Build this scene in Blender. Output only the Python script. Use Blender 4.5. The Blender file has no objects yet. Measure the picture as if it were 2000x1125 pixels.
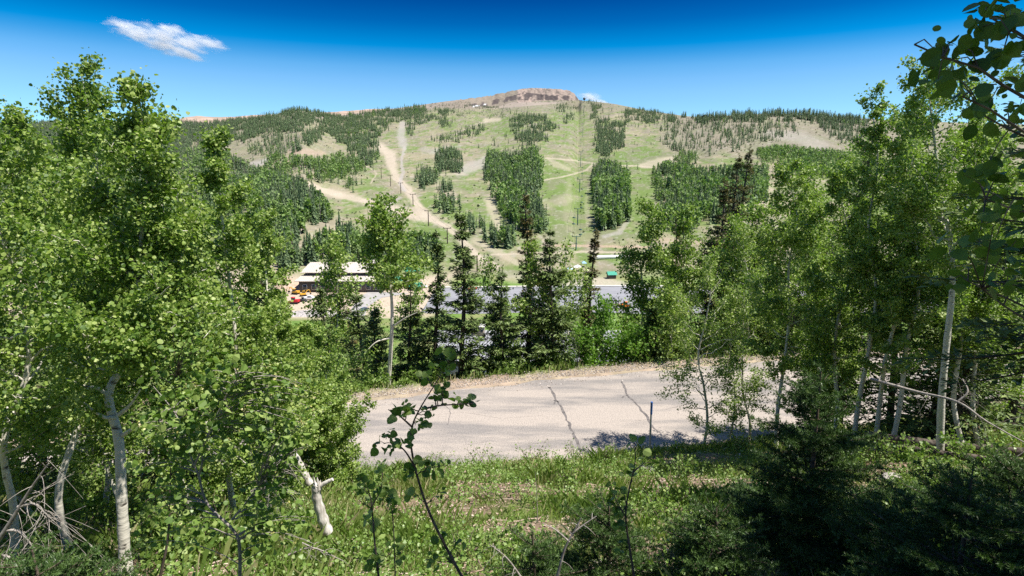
import bpy, math, random
import numpy as np
from mathutils import Vector
# ------------------------------------------------------------------ camera, sky, sun, exposure
C = bpy.context.scene
COL = C.collection
FPX = 1111.0                       # focal length in photograph pixels (2000 wide)
PITCH = math.radians(11.8)
cp, sp = math.cos(PITCH), math.sin(PITCH)
cam_d = bpy.data.cameras.new('camera'); cam = bpy.data.objects.new('camera', cam_d); COL.objects.link(cam)
cam_d.sensor_width = 36; cam_d.lens = 36 * FPX / 2000; cam_d.clip_start = 0.05; cam_d.clip_end = 30000
cam.location = (0, 0, 0); cam.rotation_euler = (math.pi / 2 - PITCH, 0, 0)
C.camera = cam
SUN_AZ, SUN_EL = math.radians(106), math.radians(63)
sund = Vector((math.sin(SUN_AZ) * math.cos(SUN_EL), math.cos(SUN_AZ) * math.cos(SUN_EL), math.sin(SUN_EL)))
sl = bpy.data.lights.new('sun', 'SUN'); sl.energy = 4.6; sl.angle = math.radians(0.55); sl.color = (1.0, 0.955, 0.88)
so = bpy.data.objects.new('sun', sl); COL.objects.link(so); so.rotation_euler = sund.to_track_quat('Z', 'Y').to_euler()
W = bpy.data.worlds.new('World'); C.world = W; W.use_nodes = True
nt = W.node_tree; N = nt.nodes; L = nt.links
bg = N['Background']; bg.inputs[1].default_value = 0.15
sky = N.new('ShaderNodeTexSky'); sky.sky_type = 'NISHITA'; sky.sun_disc = False
sky.sun_elevation = SUN_EL; sky.sun_rotation = SUN_AZ; sky.altitude = 3000; sky.dust_density = 0.3; sky.air_density = 1.0; sky.ozone_density = 2.0
tc = N.new('ShaderNodeTexCoord'); sx = N.new('ShaderNodeSeparateXYZ'); L.new(tc.outputs['Generated'], sx.inputs[0])
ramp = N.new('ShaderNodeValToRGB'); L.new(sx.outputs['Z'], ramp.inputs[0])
SKY_STOPS = [(0.0, (0.44, 0.6, 0.647)), (0.12, (0.387, 0.573, 0.633)), (0.141, (0.34, 0.553, 0.633)), (0.161, (0.24, 0.513, 0.62)), (0.18, (0.08, 0.42, 0.58)), (0.192, (0.0, 0.37, 0.56)), (0.226, (0.0, 0.209, 0.413)), (0.26, (0.0, 0.127, 0.319)), (0.42, (0.12, 0.26, 0.46)), (0.7, (0.42, 0.5, 0.6)), (1.0, (0.7, 0.74, 0.8))]  # top stops, above the view, brightened beyond real sky as added foliage fill light
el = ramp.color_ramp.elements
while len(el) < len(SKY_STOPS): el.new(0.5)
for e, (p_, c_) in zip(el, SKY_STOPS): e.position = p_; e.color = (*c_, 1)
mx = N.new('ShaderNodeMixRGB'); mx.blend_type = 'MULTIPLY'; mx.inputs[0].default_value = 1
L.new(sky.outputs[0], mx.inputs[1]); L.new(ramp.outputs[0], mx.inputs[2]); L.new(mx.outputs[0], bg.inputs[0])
C.view_settings.view_transform = 'Standard'; C.view_settings.look = 'None'; C.view_settings.gamma = 1; C.view_settings.exposure = 0.85
C.cycles.max_bounces = 8; C.cycles.diffuse_bounces = 4; C.cycles.transmission_bounces = 6; C.cycles.transparent_max_bounces = 8
C.cycles.volume_bounces = 3; C.cycles.use_denoising = False; C.cycles.use_adaptive_sampling = False; C.cycles.sample_clamp_indirect = 4; C.render.filter_size = 1.1

# ------------------------------------------------------------------ projection helpers
def us(px, row):
    a = (np.asarray(px, float) - 1000) / FPX; b = (562.5 - np.asarray(row, float)) / FPX
    den = cp + b * sp
    return a / den, (-sp + b * cp) / den
def proj(x, y, z):
    y = np.maximum(y, 1e-3); b = np.tan(np.arctan(z / y) + PITCH)
    return 1000 + FPX * (x / y) * (cp + b * sp), 562.5 - FPX * b
def P(px, row, Y):
    u, s = us(px, row); return np.array([float(u) * Y, Y, float(s) * Y])
# ------------------------------------------------------------------ noise
def _hash(i, j, seed):
    h = (i.astype(np.int64) * 374761393 + j.astype(np.int64) * 668265263 + seed * 974634277) & 0xFFFFFFFF
    h = ((h ^ (h >> 13)) * 1274126177) & 0xFFFFFFFF
    return ((h ^ (h >> 16)) & 0xFFFFFF) / float(0xFFFFFF)
def vnoise(x, y, seed=0):
    x = np.asarray(x, float); y = np.asarray(y, float)
    i = np.floor(x); j = np.floor(y); f = x - i; g = y - j
    f = f * f * (3 - 2 * f); g = g * g * (3 - 2 * g)
    a = _hash(i, j, seed); b = _hash(i + 1, j, seed); c = _hash(i, j + 1, seed); d = _hash(i + 1, j + 1, seed)
    return (a * (1 - f) + b * f) * (1 - g) + (c * (1 - f) + d * f) * g
def fbm(x, y, seed=0, o=4):
    t = 0; w = 0; a = 1.0
    for k in range(o):
        t = t + a * vnoise(x * 2 ** k, y * 2 ** k, seed + k * 17); w += a; a *= 0.55
    return t / w
def sstep(a, b, x):
    t = np.clip((np.asarray(x, float) - a) / (b - a), 0, 1); return t * t * (3 - 2 * t)
# ------------------------------------------------------------------ the lie of the land, z(x, y); the camera's eye is z = 0
def ynear(x):
    x = np.clip(x, -18, 26); return 17.5 + 0.13 * x + 0.006 * x * x
def yfar(x):
    x = np.clip(x, -18, 26); return 24.75 + 0.29 * x - 0.004 * x * x
_sk = [(-300, 245), (0, 243), (120, 240), (250, 244), (330, 244), (430, 240), (520, 229), (552, 219), (582, 214.5), (606, 217), (630, 224), (660, 226), (720, 219), (800, 208), (870, 198), (930, 191),
       (975, 183), (1000, 177.5), (1020, 173.5), (1040, 172), (1070, 173), (1095, 174), (1112, 178), (1122, 183), (1131, 196), (1160, 198), (1200, 203), (1260, 215), (1300, 221),
       (1340, 227), (1370, 229), (1430, 225), (1500, 222), (1560, 224), (1660, 230), (1750, 235), (1900, 240), (2000, 243), (2300, 248)]
SKU = us([a for a, b in _sk], [b for a, b in _sk])[0]; SKR = np.array([b for a, b in _sk], float)
_ys = [(-300, 1800), (250, 1800), (450, 1700), (582, 1500), (660, 1900), (800, 2300), (960, 2700), (1050, 2750), (1132, 2700), (1200, 2200), (1300, 1750), (1400, 1450), (1600, 1400), (2300, 1300)]
YSU = us([a for a, b in _ys], [210] * len(_ys))[0]; YSV = np.array([b for a, b in _ys], float)
GT = np.array([0, .27, .435, .61, .79, .91, 1.0]); GV = np.array([0, .146, .282, .463, .665, .86, 1.0])
GV2 = np.array([0, .146, .282, .463, .665, .86, 0.985, 1.0]); GT2 = np.array([0, .27, .435, .61, .79, .89, .925, 1.0])
def mesa_w(u): return sstep(-0.09, -0.02, u) * (1 - sstep(0.105, 0.118, u))
Y0 = 310.0
def hill_t(u, Y):
    l = np.log(np.maximum(Y, 1) / Y0) / np.log(np.interp(u, YSU, YSV) / Y0)
    w = mesa_w(u)
    return np.interp(l, GV, GT) * (1 - w) + np.interp(l, GV2, GT2) * w, l
def ground(x, y, detail=True):
    x = np.asarray(x, float); y = np.asarray(y, float)
    yn, yf = ynear(x), yfar(x)
    t = np.clip(y / yn, -2, 1)
    z = -1.75 - 7.95 * t
    bump = (fbm(x * .7, y * .7, 5) - .5) * .35 + (fbm(x * .18, y * .18, 9) - .5) * .5
    edge = sstep(0, 1.6, yn - y)
    z = z + (bump * edge if detail else 0)
    d = y - yf - 1.3
    w = np.clip(d / np.maximum(80 - yf - 1.3, 1), 0, 1)
    zz = -9.62 - 25.4 * w ** 0.85
    zz = np.where(y > 106, np.interp(y, [106, 160, 222, 260, 300], [-35, -46, -58.4, -58.6, -58.8]), zz)
    zz = zz + (fbm(x * .12, y * .12, 3) - .5) * 1.4 * sstep(0, 12, d) * (1 - sstep(60, 80, y)) 
    z = np.where(y > yf + 1.3, zz, np.where(y > yf, -9.70 + .08 * sstep(0, 1.3, y - yf), np.where(y > yn, -9.70, z)))
    Y = np.maximum(y, 1.0); u = x / Y
    tt, l = hill_t(u, np.maximum(Y, Y0))
    row = 540 + tt * (np.interp(u, SKU, SKR) - 540)
    s = us(1000, row)[1]
    zs = us(1000, np.interp(u, SKU, SKR))[1] * np.interp(u, YSU, YSV)
    zh = np.where(l > 1, zs - (Y - np.interp(u, YSU, YSV)) * .15, s * Y)
    rough = ((fbm(x / 70, Y / 70, 21) - .5) * 5 + (fbm(x / 18, Y / 18, 23) - .5) * 1.6) * sstep(320, 500, Y) * (1 - .7 * sstep(.9, 1.0, l))
    zh = zh + rough
    return z * (1 - sstep(290, 325, y)) + zh * sstep(290, 325, y)
def g1(x, y): return float(ground(np.array([x]), np.array([y]))[0])
_SCAN = np.exp(np.linspace(math.log(1.5), math.log(330), 260))
_LG = np.linspace(0, 1, 600); _I1 = np.interp(_LG, GV, GT); _I2 = np.interp(_LG, GV2, GT2)
def hill_l(u, t):
    """Inverse of hill_t: log-depth share at which the slope reaches t."""
    w = mesa_w(u); a = np.interp(t, _I1, _LG); b = np.interp(t, _I2, _LG); return a * (1 - w) + b * w
def hit(px, row):
    """Where the line of sight through these photograph pixels meets the land (vectorised)."""
    u, s = us(px, row); u = np.atleast_1d(u); s = np.atleast_1d(s); row = np.broadcast_to(np.atleast_1d(np.asarray(row, float)), u.shape)
    S = np.interp(u, SKU, SKR); t = (row - 540) / (S - 540); far = row < 535
    y = np.where(far, Y0 * (np.interp(u, YSU, YSV) / Y0) ** hill_l(u, np.clip(t, 0, 1)), 0.0); ok = t <= 1.0
    nr = np.where(~far)[0]
    if len(nr):
        X = u[nr, None] * _SCAN[None]; Z = s[nr, None] * _SCAN[None]; G = ground(X, np.broadcast_to(_SCAN, X.shape)); below = Z < G
        k = np.where(below.any(1), below.argmax(1), len(_SCAN) - 1); k0 = np.maximum(k - 1, 0); r = np.arange(len(k)); d0 = Z[r, k0] - G[r, k0]; d1 = Z[r, k] - G[r, k]
        f = np.clip(d0 / np.where(d0 - d1 == 0, 1, d0 - d1), 0, 1); y[nr] = _SCAN[k0] * (1 - f) + _SCAN[k] * f
    return u * y, y, ground(u * y, y), ok
# ------------------------------------------------------------------ mesh builder
class MB:
    def __init__(s): s.v = []; s.i = []; s.sz = []; s.m = []; s.r = []; s.n = 0
    def add(s, V, F, mat=0, rnd=0.5):
        V = np.asarray(V, np.float32).reshape(-1, 3); F = np.asarray(F, np.int64)
        s.v.append(V); s.i.append((F + s.n).ravel()); s.sz.append(np.full(len(F), F.shape[1], np.int32)); s.m.append(np.full(len(F), mat, np.int32))
        s.r.append(np.broadcast_to(np.asarray(rnd, np.float32), (len(V),)) if np.ndim(rnd) == 0 else np.asarray(rnd, np.float32)); s.n += len(V)
    def mesh(s, name, mats, off=(0, 0, 0), smooth=True):
        me = bpy.data.meshes.new(name)
        V = np.concatenate(s.v) - np.asarray(off, np.float32); I = np.concatenate(s.i).astype(np.int32); S = np.concatenate(s.sz)
        me.vertices.add(len(V)); me.vertices.foreach_set('co', V.ravel())
        me.loops.add(len(I)); me.loops.foreach_set('vertex_index', I)
        me.polygons.add(len(S)); st = np.zeros(len(S), np.int32); st[1:] = np.cumsum(S)[:-1]
        me.polygons.foreach_set('loop_start', st)
        me.polygons.foreach_set('material_index', np.concatenate(s.m))
        me.polygons.foreach_set('use_smooth', np.full(len(S), smooth))
        at = me.attributes.new('rnd', 'FLOAT', 'POINT'); at.data.foreach_set('value', np.concatenate(s.r))
        for m in (mats if isinstance(mats, (list, tuple)) else [mats]): me.materials.append(m)
        me.update(calc_edges=True)
        return me
    def obj(s, name, mats, parent=None, smooth=True, off=None, label=None):
        if s.n == 0: return None
        if off is None: off = parent['_o'] if parent is not None and '_o' in parent else (0, 0, 0)
        o = bpy.data.objects.new(name, s.mesh(name, mats, off, smooth)); COL.objects.link(o)
        if parent is not None:
            o.parent = parent
        else: o.location = off
        if label: o['label'] = label
        return o
def thing(name, label, cat, loc, group=None):
    o = bpy.data.objects.new(name, None); COL.objects.link(o); o.location = [float(c) for c in loc]; o.empty_display_size = .2
    o['label'] = label; o['category'] = cat; o['_o'] = [float(c) for c in loc]
    if group: o['group'] = group
    return o
def tag(o, label, cat=None, group=None, kind=None):
    o['label'] = label
    if cat: o['category'] = cat
    if group: o['group'] = group
    if kind: o['kind'] = kind
    return o
def nrm(v): return v / np.maximum(np.linalg.norm(v, axis=-1, keepdims=True), 1e-9)
def tube(mb, pts, rad, k=6, mat=0, rnd=.5, cap=False):
    pts = np.asarray(pts, float); n = len(pts); rad = np.broadcast_to(np.asarray(rad, float), (n,))
    T = nrm(np.gradient(pts, axis=0)); ref = np.array([0, 0, 1.]) if abs(T[0][2]) < .8 else np.array([1., 0, 0])
    A = nrm(np.cross(T, ref)); B = np.cross(T, A)
    an = np.arange(k) * 2 * math.pi / k
    V = pts[:, None] + rad[:, None, None] * (np.cos(an)[None, :, None] * A[:, None] + np.sin(an)[None, :, None] * B[:, None])
    i = np.arange(n - 1)[:, None] * k; j = np.arange(k)[None]; j2 = (j + 1) % k
    F = np.stack([i + j, i + j2, i + k + j2, i + k + j], -1).reshape(-1, 4)
    mb.add(V.reshape(-1, 3), F, mat, rnd)
    if cap:
        mb.add(V[-1], np.arange(k)[None], mat, rnd); mb.add(V[0], np.arange(k)[None, ::-1], mat, rnd)
def box(mb, c, s, rot=0, mat=0, rnd=.5, taper=1.0):
    sx_, sy_, sz_ = [q / 2 for q in s]; V = []
    for z in (-1, 1):
        k = taper if z > 0 else 1
        for a, b in ((-1, -1), (1, -1), (1, 1), (-1, 1)): V.append((a * sx_ * k, b * sy_ * k, z * sz_))
    V = np.array(V); cr, sr = math.cos(rot), math.sin(rot)
    V = np.stack([V[:, 0] * cr - V[:, 1] * sr, V[:, 0] * sr + V[:, 1] * cr, V[:, 2]], 1) + np.asarray(c)
    mb.add(V, [[3, 2, 1, 0], [4, 5, 6, 7], [0, 1, 5, 4], [1, 2, 6, 5], [2, 3, 7, 6], [3, 0, 4, 7]], mat, rnd)
def prism(mb, prof, c, w, rot=0, mat=0, rnd=.5):
    """A side profile (x, z) drawn out across y to the width w."""
    p = np.array(prof, float); n = len(p); V = np.concatenate([np.c_[p[:, 0], np.full(n, -w / 2), p[:, 1]], np.c_[p[:, 0], np.full(n, w / 2), p[:, 1]]])
    cr, sr = math.cos(rot), math.sin(rot)
    V = np.stack([V[:, 0] * cr - V[:, 1] * sr, V[:, 0] * sr + V[:, 1] * cr, V[:, 2]], 1) + np.asarray(c)
    mb.add(V, np.arange(n)[None], mat, rnd); mb.add(V, (np.arange(n)[::-1] + n)[None], mat, rnd)
    mb.add(V, [[i, i + n, (i + 1) % n + n, (i + 1) % n] for i in range(n)], mat, rnd)
S4 = np.array([(0, 0), (.42, .43), (1, 0), (.42, -.43)])
S6 = np.array([(0, 0), (.2, .42), (.65, .4), (1, 0), (.65, -.4), (.2, -.42)])
S8 = np.array([(0, 0), (.05, .27), (.24, .46), (.52, .49), (.8, .32), (1, 0), (.8, -.32), (.52, -.49), (.24, -.46), (.05, -.27)])
SN = np.array([(0, 0), (.5, .2), (1, 0), (.5, -.2)])
def leaves(mb, Pn, size, rng, shape=S6, up=.35, mat=0, rnd=None, adir=None, cup=.22):
    n = len(Pn)
    if n == 0: return
    nn = rng.normal(size=(n, 3)); nn = nrm(nn); nn[:, 2] += up; nn = nrm(nn)
    r = rng.normal(size=(n, 3)) if adir is None else adir
    a = nrm(r - (r * nn).sum(1, keepdims=True) * nn); b = np.cross(nn, a)
    sz = np.broadcast_to(np.asarray(size, float), (n,)) * rng.uniform(.42, 1.45, n)
    k = len(shape)
    V = Pn[:, None] + sz[:, None, None] * (shape[None, :, 0, None] * a[:, None] + shape[None, :, 1, None] * b[:, None] + cup * np.abs(shape[None, :, 1, None]) * nn[:, None])
    if rnd is None: rnd = rng.uniform(0, 1, n)
    mb.add(V.reshape(-1, 3), np.arange(n * k).reshape(n, k), mat, np.repeat(rnd, k))
# ------------------------------------------------------------------ materials
def mat(name, col=(.5, .5, .5), rough=.7, spec=.3, metal=0.0):
    m = bpy.data.materials.new(name); m.use_nodes = True; b = m.node_tree.nodes['Principled BSDF']
    b.inputs['Base Color'].default_value = (*col, 1); b.inputs['Roughness'].default_value = rough
    b.inputs['Specular IOR Level'].default_value = spec; b.inputs['Metallic'].default_value = metal
    return m
def noisy(name, c1, c2, scale=8, rough=.8, spec=.25, stretch=(1, 1, 1), detail=5, bump=0.0, lo=.35, hi=.65, coord='Object'):
    m = mat(name, c1, rough, spec); n = m.node_tree.nodes; l = m.node_tree.links; b = n['Principled BSDF']
    t = n.new('ShaderNodeTexCoord'); mp = n.new('ShaderNodeMapping'); mp.inputs['Scale'].default_value = stretch
    nz = n.new('ShaderNodeTexNoise'); nz.inputs['Scale'].default_value = scale; nz.inputs['Detail'].default_value = detail
    r = n.new('ShaderNodeValToRGB'); r.color_ramp.elements[0].position = lo; r.color_ramp.elements[1].position = hi
    r.color_ramp.elements[0].color = (*c1, 1); r.color_ramp.elements[1].color = (*c2, 1)
    l.new(t.outputs[coord], mp.inputs[0]); l.new(mp.outputs[0], nz.inputs['Vector']); l.new(nz.outputs[0], r.inputs[0]); l.new(r.outputs[0], b.inputs['Base Color'])
    if bump:
        bp = n.new('ShaderNodeBump'); bp.inputs['Strength'].default_value = bump; bp.inputs['Distance'].default_value = .05
        l.new(nz.outputs[0], bp.inputs['Height']); l.new(bp.outputs[0], b.inputs['Normal'])
    return m
def leafmat(name, stops, trans=.35, rough=.42, spec=.45):
    """Leaf by leaf colour from the 'rnd' attribute; part of the light passes through the blade."""
    m = mat(name, stops[0][1], rough, spec); n = m.node_tree.nodes; l = m.node_tree.links; b = n['Principled BSDF']; out = n['Material Output']
    a = n.new('ShaderNodeAttribute'); a.attribute_name = 'rnd'; r = n.new('ShaderNodeValToRGB'); e = r.color_ramp.elements
    while len(e) < len(stops): e.new(.5)
    for q, (p_, c_) in zip(e, stops): q.position = p_; q.color = (*c_, 1)
    l.new(a.outputs['Fac'], r.inputs[0]); l.new(r.outputs[0], b.inputs['Base Color'])
    if trans:
        t = n.new('ShaderNodeBsdfTranslucent'); g = n.new('ShaderNodeMixRGB'); g.blend_type = 'MULTIPLY'; g.inputs[0].default_value = 1; g.inputs[2].default_value = (1.05, 1.3, .5, 1)
        l.new(r.outputs[0], g.inputs[1]); l.new(g.outputs[0], t.inputs[0])
        x = n.new('ShaderNodeMixShader'); x.inputs[0].default_value = trans; l.new(b.outputs[0], x.inputs[1]); l.new(t.outputs[0], x.inputs[2]); l.new(x.outputs[0], out.inputs[0])
    return m
M = {}
M['aspen_leaf'] = leafmat('aspen_leaf', [(0, (.07, .14, .023)), (.35, (.185, .28, .047)), (.7, (.325, .41, .095)), (1, (.52, .56, .25))], .35, .48, .45)
M['aspen_bright'] = leafmat('aspen_bright', [(0, (.09, .19, .022)), (.6, (.16, .30, .04)), (1, (.27, .39, .09))], .48)
M['shrub_leaf'] = leafmat('shrub_leaf', [(0, (.08, .155, .026)), (.5, (.18, .275, .052)), (1, (.34, .42, .13))], .35, .48, .4)
M['yellow_blossom'] = leafmat('yellow_blossom', [(0, (.45, .42, .12)), (1, (.65, .58, .30))], .2)
M['needle'] = leafmat('spruce_needle', [(0, (.045, .08, .026)), (.55, (.125, .18, .05)), (1, (.23, .29, .09))], .12, .5, .3)
M['needle_brown'] = leafmat('rusty_needle', [(0, (.055, .07, .024)), (.6, (.13, .12, .042)), (1, (.24, .17, .07))], .12, .5, .3)
M['fir_needle'] = leafmat('fir_needle', [(0, (.04, .08, .022)), (.6, (.095, .165, .04)), (1, (.25, .34, .09))], .15, .45, .4)
M['far_conifer'] = leafmat('far_conifer', [(0, (.05, .088, .042)), (.6, (.10, .152, .064)), (1, (.16, .22, .095))], .15, .6, .2)  # needle colours lightened to stand in for haze over the hill
M['far_aspen'] = leafmat('far_aspen', [(0, (.13, .205, .06)), (.6, (.20, .30, .085)), (1, (.28, .37, .14))], .25, .6, .2)
M['dead_twig'] = noisy('dead_wood', (.22, .19, .16), (.40, .36, .32), 30, .85)
M['far_dead'] = mat('far_dead_wood', (.25, .22, .20), .9)
M['bark_white'] = noisy('aspen_bark', (.07, .06, .05), (.60, .56, .47), 8, .75, .2, (1, 1, 2.6), 6, .3, .30, .40)
M['bark_dark'] = noisy('spruce_bark', (.045, .035, .028), (.16, .13, .105), 14, .9, .15, (1, 1, .35), 5, .5)
M['bark_brown'] = noisy('shrub_bark', (.07, .05, .038), (.20, .155, .12), 25, .8, .2)
M['snag'] = noisy('weathered_snag', (.35, .31, .26), (.70, .66, .60), 7, .8, .2, (3, 3, .5), 5, .4)
M['grass'] = leafmat('grass_blade', [(0, (.09, .16, .03)), (.45, (.18, .26, .05)), (.75, (.29, .32, .12)), (1, (.50, .42, .25))], .3, .55, .3)
M['weed'] = leafmat('weed_leaf', [(0, (.09, .17, .025)), (.5, (.17, .27, .045)), (1, (.30, .38, .14))], .3)
M['chip'] = leafmat('wood_litter', [(0, (.16, .10, .07)), (.5, (.36, .255, .19)), (1, (.60, .49, .40))], 0, .9, .1)
# ------------------------------------------------------------------ painting the land: grass, dry grass, dirt (real surface colours)
def pip(px, py, poly):
    poly = np.asarray(poly, float); ins = np.zeros(len(px), bool); j = len(poly) - 1
    for i in range(len(poly)):
        xi, yi = poly[i]; xj, yj = poly[j]
        c = ((yi > py) != (yj > py)) & (px < (xj - xi) * (py - yi) / ((yj - yi) or 1e-9) + xi)
        ins ^= c; j = i
    return ins
def dline(px, py, pts, hw):
    pts = np.asarray(pts, float); hw = np.broadcast_to(np.asarray(hw, float), (len(pts),)); best = np.full(len(px), 9.0)
    for k in range(len(pts) - 1):
        a, b = pts[k], pts[k + 1]; d = b - a
        t = np.clip(((px - a[0]) * d[0] + (py - a[1]) * d[1]) / (d @ d), 0, 1)
        best = np.minimum(best, np.hypot(px - a[0] - t * d[0], (py - a[1] - t * d[1]) * 1.5) / (hw[k] * (1 - t) + hw[k + 1] * t))
    return best
TRAILS = [([(743, 285), (761, 302), (766, 326), (775, 349), (796, 370), (819, 405), (843, 429), (875, 443), (902, 467), (930, 500), (965, 520)], [9, 12, 8, 8, 9, 9, 8, 8, 8, 9, 9], 1.05, 'dirt'),
    ([(596, 362), (655, 379), (714, 393), (743, 402), (787, 414), (826, 425)], [10, 9, 10, 12, 15, 15], 1.0, 'dirt'),
    ([(790, 288), (784, 314), (787, 338), (781, 357), (790, 372)], [3, 2.5, 3, 3, 4], .8, 'grey'),
    ([(786, 240), (783, 265), (788, 284)], [6, 8, 9], .75, 'grey'),
    ([(1066, 309), (1118, 313), (1160, 319), (1146, 332), (1107, 344), (1062, 352)], [2.2, 2.2, 2.5, 2, 2, 2], .8, 'dirt'),
    ([(1205, 323), (1240, 324), (1290, 329)], [1.6, 1.8, 2.6], .9, 'dirt'),
    ([(1070, 311), (1085, 320), (1110, 330)], [3, 7, 6], .55, 'dirt'),
    ([(1060, 480), (1146, 481), (1220, 482), (1300, 484)], [3, 4, 4, 4], .85, 'red'),
    ([(960, 497), (1060, 494), (1150, 492), (1230, 493)], [2, 3, 3, 2.5], .8, 'dirt'),
    ([(1063, 470), (1066, 490), (1050, 515), (1040, 540)], [4, 4, 5, 8], .8, 'dirt'),
    ([(494, 322), (510, 318), (530, 308)], [8, 7, 4], .9, 'grey'),
    ([(692, 280), (705, 293), (712, 308)], [5, 6, 4], .8, 'grey'),
    ([(700, 316), (720, 326), (735, 338), (725, 358)], [2, 2, 1.5, 1.5], .7, 'dirt'),
    ([(780, 387), (765, 398), (745, 408)], [4, 5, 4], .7, 'grey'),
    ([(903, 333), (935, 322), (960, 303)], [16, 14, 8], .75, 'grey'),
    ([(1254, 324), (1290, 316), (1328, 306)], [7, 11, 5], .85, 'dirt'),
    ([(950, 235), (975, 234)], [6, 5], .8, 'dirt'), ([(880, 268), (920, 246), (950, 238)], [2, 2, 3], .6, 'dirt'),
    ([(800, 344), (850, 342), (905, 340)], [2, 2, 3], .5, 'dirt'), ([(820, 350), (900, 352), (945, 349)], [1, 1.5, 2], .5, 'dirt'),
    ([(840, 300), (860, 290), (900, 285)], [3, 5, 2], .4, 'grey'), ([(955, 390), (968, 420), (975, 445), (1000, 470)], [10, 12, 7, 5], .75, 'dirt'),
    ([(600, 240), (640, 222)], [3, 2], .6, 'dirt'), ([(470, 280), (500, 262), (520, 250)], [2, 3, 2], .5, 'dirt'),
    ([(570, 300), (600, 296), (630, 300)], [8, 9, 6], .6, 'red'), ([(870, 300), (830, 292)], [8, 8], .4, 'grey'),
    ([(1070, 402), (1100, 390), (1125, 386)], [9, 12, 8], .3, 'dirt'), ([(1180, 462), (1210, 455), (1228, 430)], [5, 6, 4], .6, 'grey'),
    ([(1150, 360), (1146, 400), (1150, 440)], [3, 5, 4], .25, 'dirt'), ([(1112, 350), (1108, 400), (1112, 450)], [4, 9, 6], .22, 'dirt'), ([(1480, 345), (1500, 370), (1490, 400)], [10, 10, 10], .6, 'dirt'),
    ([(1600, 285), (1560, 268), (1500, 262)], [18, 16, 10], .45, 'grey'), ([(1210, 225), (1160, 232), (1135, 250)], [3, 2, 2], .3, 'dirt'),
    ([(840, 430), (880, 400), (880, 380), (850, 355)], [6, 8, 10, 6], .55, 'dirt'), ([(930, 470), (990, 500), (1010, 515)], [9, 9, 6], .6, 'dirt'),
    ([(1250, 470), (1330, 470), (1420, 480)], [6, 8, 8], .5, 'red'), ([(640, 330), (600, 318), (560, 318)], [5, 8, 8], .5, 'red')]
GREENER = [(1180, 395, 110, 75), (1255, 370, 30, 60), (1085, 350, 45, 40), (910, 362, 45, 16), (720, 365, 30, 9), (1100, 430, 40, 60), (880, 240, 40, 14), (990, 250, 60, 30), (1110, 240, 50, 40),
           (1260, 300, 50, 14), (960, 410, 18, 16), (800, 460, 70, 14), (810, 358, 14, 9), (1190, 505, 60, 8), (1240, 305, 50, 15), (690, 395, 30, 7), (660, 345, 16, 6)]
COLS = dict(grass=(.13, .19, .052), dry=(.275, .245, .16), dirt=(.43, .365, .285), grey=(.36, .33, .305), red=(.40, .29, .22), scrub=(.215, .19, .145))
def mixc(c, col, w): return c + (np.asarray(col)[None] - c) * np.clip(w, 0, 1)[:, None]
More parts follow.
